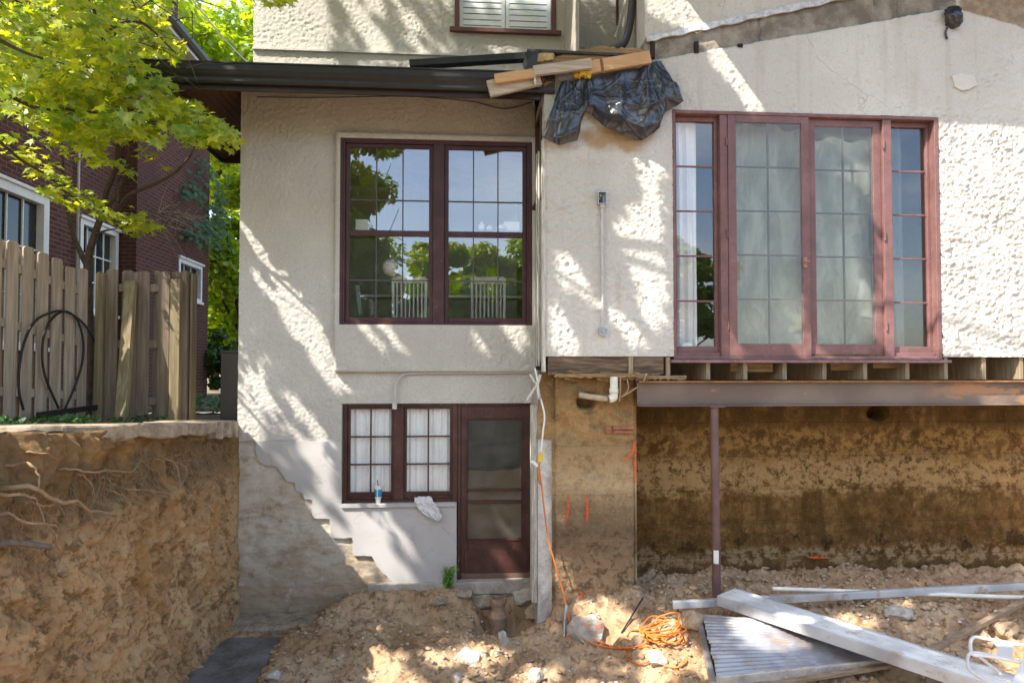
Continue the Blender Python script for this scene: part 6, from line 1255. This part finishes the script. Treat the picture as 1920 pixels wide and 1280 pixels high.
# ================================================================== FENCE, CABINET, NEIGHBOUR
A0, A1 = Vector((-4.36, .33, 0)), Vector((-4.98, -2.9, 0)); fd = (A1 - A0).normalized(); fn = Vector((-fd.y, fd.x, 0)); fn = fn if fn.x > 0 else -fn
if fn.dot(CAM - A0) < 0: fn = -fn
f1 = thing('picket_fence', 'tall weathered wood fence of dog-eared boards running towards the camera', 'fence', (A0.x, A0.y, -.6))
def picket(p, d, nrm, w_, z0, z1, th=.019):
    u = d * (w_ / 2); t = nrm * (th / 2); o = MB(); c = .022; prof = [(-1, z0), (1, z0), (1, z1 - c), (1 - c * 2 / w_, z1), (-1 + c * 2 / w_, z1), (-1, z1 - c)]
    V = [p + u * a + t * s + Vector((0, 0, z)) for s in (1, -1) for a, z in prof]; return o.add(V, [(0,1,2,3,4,5), (11,10,9,8,7,6)] + [(i, 6 + i, 6 + (i + 1) % 6, (i + 1) % 6) for i in range(6)])
s = .02; k = 0; Lf = (A1 - A0).length
while s < Lf:
    p = A0 + fd * s; zb_ = float(yard_z(np.array(p.x), np.array(p.y))) + random.uniform(.02, .05); zt_ = 1.14 + .155 * s + random.uniform(-.025, .025)
    picket(p + fn * (.034 if k % 2 == 0 else -.034), fd, fn, .132 + random.uniform(-.006, .006), zb_, zt_ - (0.0 if k % 2 == 0 else .02)).build('picket', M['fence_wood'], f1, bev=.0025); s += .094; k += 1
for z_ in (-.28, .32, .90):
    mb = MB(); mb.beam(A0 + Vector((0, 0, z_)), A1 + Vector((0, 0, z_ + .155 * Lf * (1 if z_ > 0 else .5))), .046, .085); mb.build('rail', M['fence_wood'], f1)
f2 = thing('fence_panel', 'short grey fence panel facing the camera beside the house path', 'fence', (-3.9, .4, -.62)); Yp = .40
zt_ = P(270, 508, Yp).z; zb_ = P(270, 787, Yp).z
picket(Vector(((P(193, 650, Yp).x), Yp - .06, 0)), Vector((1, 0, 0)), Vector((0, -1, 0)), .085, zb_ - .03, zt_ - .03, .08).build('post', M['post_wood'], f2, bev=.004)
for i, (q0, q1, fr) in enumerate(((200, 223, 1), (224, 246, -1), (247, 267, 1), (259, 282, 1), (284, 297, -1), (298, 320, 1), (318, 345, -1))):
    x0, x1 = P(q0, 650, Yp).x, P(q1, 650, Yp).x; picket(Vector(((x0 + x1) / 2, Yp - .034 * fr + (.012 if i == 2 else 0), 0)), Vector((1, 0, 0)), Vector((0, -1, 0)), x1 - x0 - .004, zb_ + random.uniform(0, .04), zt_ + random.uniform(-.02, .015)).build('picket', M['fence_dark'], f2, bev=.0025)
for z_ in (540, 645, 752): 
    mb = MB(); z_ = P(270, z_, Yp).z; mb.box(P(196, 650, Yp).x, P(350, 650, Yp).x, Yp - .022, Yp + .022, z_ - .045, z_ + .045); mb.build('rail', M['fence_dark'], f2)
x0, x1 = P(320, 650, Yp - .1).x, P(339, 650, Yp - .1).x; mb = MB(); mb.box(x0, x1, Yp - .14, Yp - .056, P(330, 800, Yp - .1).z, P(330, 524, Yp - .1).z); mb.build('post', M['post_wood'], f2, bev=.005)
x0, x1 = P(343, 650, Yp).x, P(352, 650, Yp).x; mb = MB(); mb.box(x0, x0 + .06, Yp - .05, Yp + .05, zb_ - .03, zt_); mb.build('post', M['fence_dark'], f2, bev=.004); mb = MB(); mb.box(x0 + .075, x0 + .10, Yp + .0, Yp + .14, zb_ - .02, zt_ - .02); mb.build('post', M['post_wood'], f2, bev=.003)
mb = MB(); mb.beam(P(227, 794, Yp - .42), P(246, 528, Yp - .10), .115, .075, up=(0, 1, 0)); tag(mb.build('leaning_board', M['post_wood'], None, bev=.004), 'greenish wood post leaning against the short fence panel', 'board')
fp = A0 + fn * .10
lp = thing('cable_loop', 'loops of thin black cable leaning against the picket fence', 'cable', tuple(PP(110, 770, fp, fn)))
for pp in ([(44, 768), (36, 735), (36, 690), (46, 640), (66, 602), (98, 585), (122, 584), (150, 600), (174, 632), (188, 680), (192, 715), (191, 745)], [(110, 765), (92, 725), (81, 690), (80, 645), (90, 608), (110, 587), (128, 585), (146, 602), (156, 640), (154, 680), (140, 725), (122, 766)]):
    MB().tube(smooth_pts([PP(a, c, fp, fn) for a, c in pp], 6), .0125, 8).build('loop', M['black_rubber'], lp, smooth=True)
tag(MB().beam(PP(70, 778, fp + fn * .1, fn), PP(228, 757, fp + fn * .1, fn), .03, .06).build('iron_bar', M['black_metal'], None, bev=.003), 'black flat bar lying along the foot of the picket fence', 'bar')
# grey cabinet
x0 = P(413, 720, 1.2).x; ac = thing('utility_cabinet', 'dark grey metal utility cabinet standing behind the house corner', 'cabinet', (x0 + .4, 1.5, -.6)); z0, z1 = P(430, 786, 1.2).z, P(430, 657, 1.2).z
MB().box(x0, x0 + .85, 1.2, 1.95, z0, z1 - .03).build('body', M['ac_grey'], ac, bev=.01); MB().box(x0 - .012, x0 + .862, 1.188, 1.962, z1 - .029, z1).build('lid', M['ac_grey'], ac, bev=.01)
p = P(452, 693, 1.19); MB().box(p.x - .02, p.x + .05, 1.188, 1.199, p.z - .014, p.z + .014).build('handle', M['black_metal'], ac)
# neighbour
nb = thing('brick_house', 'dark red brick neighbouring house with white framed windows', 'house', (-8, 3, -.6))
XA, XN = -6.30, -6.0; Yc = PX(255, 500, XN).y; Ye = PX(391, 500, XN).y; zT = 6.3
W1 = (PX(-60, 380, XA).y, PX(91, 380, XA).y, .35, PX(90, 372, XA).z); W2 = (PX(149, 440, XA).y, PX(221, 440, XA).y, 1.0, PX(220, 436, XA).z); W3 = (PX(334, 520, XN).y, PX(378, 520, XN).y, PX(377, 567, XN).z, PX(335, 483, XN).z)
W4 = (PX(40, 40, XA).y, PX(126, 40, XA).y, PX(125, 90, XA).z, 6.1)
def side_wall(name, y0, y1, z0, z1, holes, x):
    ys = sorted({y0, y1} | {q for h in holes for q in h[:2] if y0 < q < y1}); zs_ = sorted({z0, z1} | {q for h in holes for q in h[2:] if z0 < q < z1}); mb = MB()
    for a, c in zip(ys[:-1], ys[1:]):
        for d, e_ in zip(zs_[:-1], zs_[1:]):
            if any(h[0] <= (a + c) / 2 <= h[1] and h[2] <= (d + e_) / 2 <= h[3] for h in holes): continue
            mb.add([(x, a, d), (x, c, d), (x, c, e_), (x, a, e_)], [(0,1,2,3)])
    for h in holes:
        a, c, d, e_ = h; X2 = x - .12; mb.add([(x,a,d),(X2,a,d),(X2,a,e_),(x,a,e_)], [(0,1,2,3)]); mb.add([(x,c,d),(X2,c,d),(X2,c,e_),(x,c,e_)], [(3,2,1,0)]); mb.add([(x,a,d),(x,c,d),(X2,c,d),(X2,a,d)], [(0,1,2,3)]); mb.add([(x,a,e_),(x,c,e_),(X2,c,e_),(X2,a,e_)], [(3,2,1,0)])
    return mb.build(name, M['brick'], nb)
side_wall('wall', -1.5, Yc + .001, -.8, zT, [W1, W2, W4], XA); side_wall('wall', Yc, Ye, -.8, zT, [W3], XN)
mb = MB(); mb.add([(XA, Yc, -.8), (XN, Yc, -.8), (XN, Yc, zT), (XA, Yc, zT)], [(0,1,2,3)]); mb.add([(XN, Ye, -.8), (-12, Ye, -.8), (-12, Ye, zT), (XN, Ye, zT)], [(0,1,2,3)]); mb.build('wall', M['brick'], nb)
simple('pane_dark', lin(.025, .028, .03), .12, .2, bumpy=0)
for (a, c, d, e_), x, cols, rows, fwid in ((W1, XA, 4, 3, .13), (W2, XA, 4, 3, .09), (W3, XN, 3, 3, .085), (W4, XA, 2, 3, .13)):
    mb = MB(); 
    for q in ((a, a + fwid, d, e_), (c - fwid, c, d, e_), (a + fwid, c - fwid, e_ - fwid, e_), (a + fwid, c - fwid, d, d + .06)): mb.box(x - .10, x + .02, q[0], q[1], q[2], q[3])
    mb.box(x - .08, x + .06, a - .04, c + .04, e_ + .001, e_ + .05); mb.box(x - .02, x + .05, a - .03, c + .03, d - .06, d - .001)
    fr = mb.build('window', M['white_paint'], nb, bev=.004); mb = MB(); ya, yc_, za, zc = a + fwid, c - fwid, d + .06, e_ - fwid
    for k in range(1, cols): yy = ya + (yc_ - ya) * k / cols; mb.box(x - .085, x - .062, yy - .012, yy + .012, za, zc)
    for k in range(1, rows): 
        zz = za + (zc - za) * k / rows
        for q in range(cols): mb.box(x - .085, x - .062, ya + (yc_ - ya) * q / cols + (.0125 if q else 0), ya + (yc_ - ya) * (q + 1) / cols - (.0125 if q < cols - 1 else 0), zz - .012, zz + .012)
    mb.build('glazing_bars', M['white_paint'], fr)
    MB().box(x - .098, x - .092, ya - .01, yc_ + .01, za - .01, zc + .01).build('pane', M['pane_dark'], fr); MB().box(x - .5, x - .49, ya - .3, yc_ + .3, za - .3, zc + .3).build('blind', M['pane_dark'], fr)
xe_ = -5.45; mb = MB(); mb.box(XN - .3, xe_, -1.5, Ye + .3, zT, zT + .03); mb.box(xe_, xe_ + .03, -1.5, Ye + .3, zT, zT + .20); mb.build('eave', M['white_paint'], nb)
mb = MB(); mb.prism([(xe_ + .031, zT + .06), (xe_ + .10, zT + .06), (xe_ + .15, zT + .12), (xe_ + .15, zT + .2), (xe_ + .13, zT + .2), (xe_ + .13, zT + .14), (xe_ + .031, zT + .14)], -1.5, Ye + .3); mb.build('gutter', M['black_metal'], nb)
mb = MB(); mb.add([(xe_ + .05, -1.5, zT + .2), (xe_ + .05, Ye + .35, zT + .2), (-12, Ye + .35, zT + 4), (-12, -1.5, zT + 4)], [(0,1,2,3)]); mb.build('roof', M['roof_shingle'], nb)
p = PX(240, 400, XA + .1); mb = MB(); mb.tube([(p.x, p.y, -.6), (p.x, p.y, zT)], .055, 10); mb.build('downpipe', M['black_metal'], nb, smooth=True)
p = PX(146, 400, XA + .05); mb = MB(); mb.tube([(p.x, p.y, .5), (p.x, p.y, zT)], .022, 8); mb.build('conduit', M['grey_conduit'], nb, smooth=True)
yq0, yq1 = PX(292, 20, XN - .6).y, PX(319, 20, XN - .6).y; mb = MB(); mb.box(XN - 1.3, XN - .6, yq0, yq1 + .4, zT, zT + 4); mb.build('chimney', M['brick'], nb)
# vine on the far end of the bricks
pts, nn, sz = [], [], []
for px, py, rx, ry, k in ((352, 365, 22, 18, 60), (378, 430, 24, 22, 110), (350, 440, 18, 26, 50), (398, 400, 14, 60, 160), (372, 320, 14, 20, 30)):
    for i in range(k):
        q = PX(px + random.gauss(0, rx * .55), py + random.gauss(0, ry * .55), XN + .05); pts.append((q.x + random.uniform(0, .3), q.y, q.z)); nn.append((.8 + random.gauss(0, .3), -.6, .5)); sz.append(random.uniform(.09, .17))
v, kw = leaves(np.array(pts), np.array(nn), np.array(sz), OVAL); tag(big('climbing_vine', v, M['dark_leaf'], None, False, **kw), 'dark green leafy vine climbing the far end of the brick wall', 'vine')
mb = MB()
for k in range(46):
    q = PX(random.uniform(290, 372), random.uniform(395, 430), XN + .15); d_ = Vector((random.uniform(0, .3), random.gauss(.3, .5), random.gauss(0, .25))); mb.tube([q, q + d_ * .5 + Vector((0, 0, .05)), q + d_], [.007, .005, .003], 4)
tag(mb.build('dead_twigs', M['root_bark'], None), 'bare dry twigs hanging in front of the brick wall', 'twigs')
# overhead wires
for a, c, lb in ((pz(-20, -35, 6.4), pz(245, 138, 9.5), 'thin black overhead wire crossing the maple leaves'), (pz(345, -20, 9.5), pz(492, 145, 8.2), 'thin black overhead wire in front of the bright tree by the gutter')):
    tag(MB().tube(smooth_pts([a, a.lerp(c, .5) + Vector((0, 0, -.06)), c], 8), .011, 6).build('overhead_wire', M['black_rubber'], None), lb, 'wire', 'overhead wires')

# ================================================================== THINGS BEHIND THE SASH WINDOW
def chair(loc, label, name='dining_chair'):
    t = thing(name, label, 'chair', loc, 'white slat back chairs behind the glass'); L = Vector(loc); W = M['white_paint']
    MB().box(L.x - .21, L.x + .21, L.y - .2, L.y + .22, .44 + L.z, .47 + L.z).build('seat', W, t, bev=.008)
    for sx in (-1, 1):
        MB().beam(L + Vector((sx * .19, -.18, 0)), L + Vector((sx * .20, -.22, 1.0)), .035, .035, up=(0, 1, 0)).build('back_post', W, t, bev=.005); MB().beam(L + Vector((sx * .19, .19, 0)), L + Vector((sx * .19, .19, .44)), .035, .035, up=(0, 1, 0)).build('leg', W, t, bev=.005)
    MB().box(L.x - .2, L.x + .2, L.y - .235, L.y - .20, .93 + L.z, 1.02 + L.z).build('top_rail', W, t, bev=.008)
    for k in range(7): x = L.x - .15 + k * .05; MB().beam((x, L.y - .2, L.z + .47), (x, L.y - .22, L.z + .93), .018, .012, up=(0, 1, 0)).build('slat', W, t)
    return t
fl = .36
c1 = chair((P(770, 540, .75).x, .80, fl - .22), 'white slat back chair behind the left pane'); dup(c1, (P(915, 540, .75).x, .80, fl - .22), 'white slat back chair behind the right pane')
def cushion(p, w_, h, lb):
    o = MB(); n = 20; prof = [(w_ * .5 * math.copysign(abs(math.cos(2 * math.pi * k / n)) ** .6, math.cos(2 * math.pi * k / n)), h * .5 * math.copysign(abs(math.sin(2 * math.pi * k / n)) ** .6, math.sin(2 * math.pi * k / n))) for k in range(n)]
    o.prism([(p.x + a, p.z + c) for a, c in prof], p.y - .04, p.y + .04); t = o.build('cushion', M['green_cushion'], None, bev=.02); return tag(t, lb, 'cushion', 'green cushions')
cushion(P(775, 530, 1.3), .21, .5, 'lime green cushion seen through the left pane behind the chair'); cushion(P(924, 535, 1.3), .2, .5, 'lime green cushion seen through the right pane at the right'); cushion(P(853, 535, 1.3), .16, .26, 'lime green cushion seen through the left edge of the right pane')
bn = thing('bench', 'white bench with turned leg behind the left pane', 'bench', tuple(P(720, 570, 1.0))); zz = P(720, 554, 1.0).z
MB().box(P(672, 560, 1.).x, P(985, 560, 1.).x, 1.0, 1.3, zz - .02, zz + .015).build('seat', M['white_paint'], bn, bev=.006); MB().beam(P(676, 590, 1.), P(670, 535, 1.), .05, .04, up=(0, 1, 0)).build('arm_post', M['white_paint'], bn, bev=.005)
p = P(697, 590, 1.1); MB().lathe([(.035, 0), (.045, .03), (.03, .06), (.045, .10), (.03, .13), (.045, .17), (.03, .2), (.04, .23)], (p.x, p.y, zz - .25), 14).build('leg', M['white_paint'], bn)
p = P(733, 502, .5); tag(MB().lathe([(.03, -.10), (.08, -.07), (.105, 0), (.09, .06), (.05, .10), (.02, .105)], tuple(p), 20).build('globe_lamp', M['white_plastic'], None, smooth=True), 'pale round globe lamp behind the left pane', 'lamp')
yj = .10
for (px, w_, h, lb) in ((903, .075, .10, 'tall white bottle with a narrow neck on the window rail'), (918, .07, .06, 'squat white jar on the window rail'), (941, .12, .07, 'wide white jar on the window rail')):
    p = P(px, 432, yj); r_ = w_ / 2; prof = [(r_ * .8, 0), (r_, h * .15), (r_, h * .6), (r_ * .5, h * .8), (r_ * .35, h)]
    tag(MB().lathe(prof, (p.x, p.y, p.z - .0), 16).build('jar', M['white_plastic'], None, smooth=True), lb, 'jar', 'white jars on the window rail')
p = P(679, 432, yj); tag(MB().box(p.x - .075, p.x + .075, yj, yj + .01, p.z, p.z + .125).build('paper_note', M['white_tape'], None), 'square white paper note at the left on the window rail', 'paper')
r_ = rect(941, 970, 415, 433, yj); tag(MB().box(r_[0] + .02, r_[1] + .03, yj, yj + .02, r_[2], r_[3]).build('white_card', M['white_plastic'], None, bev=.008), 'white rounded card at the right on the window rail', 'card')
MB().box(win1[0], win1[1], .07, .13, P(0, 434, .1).z - .015, P(0, 434, .1).z - .001).build('window_shelf', M['plum_paint'], house)
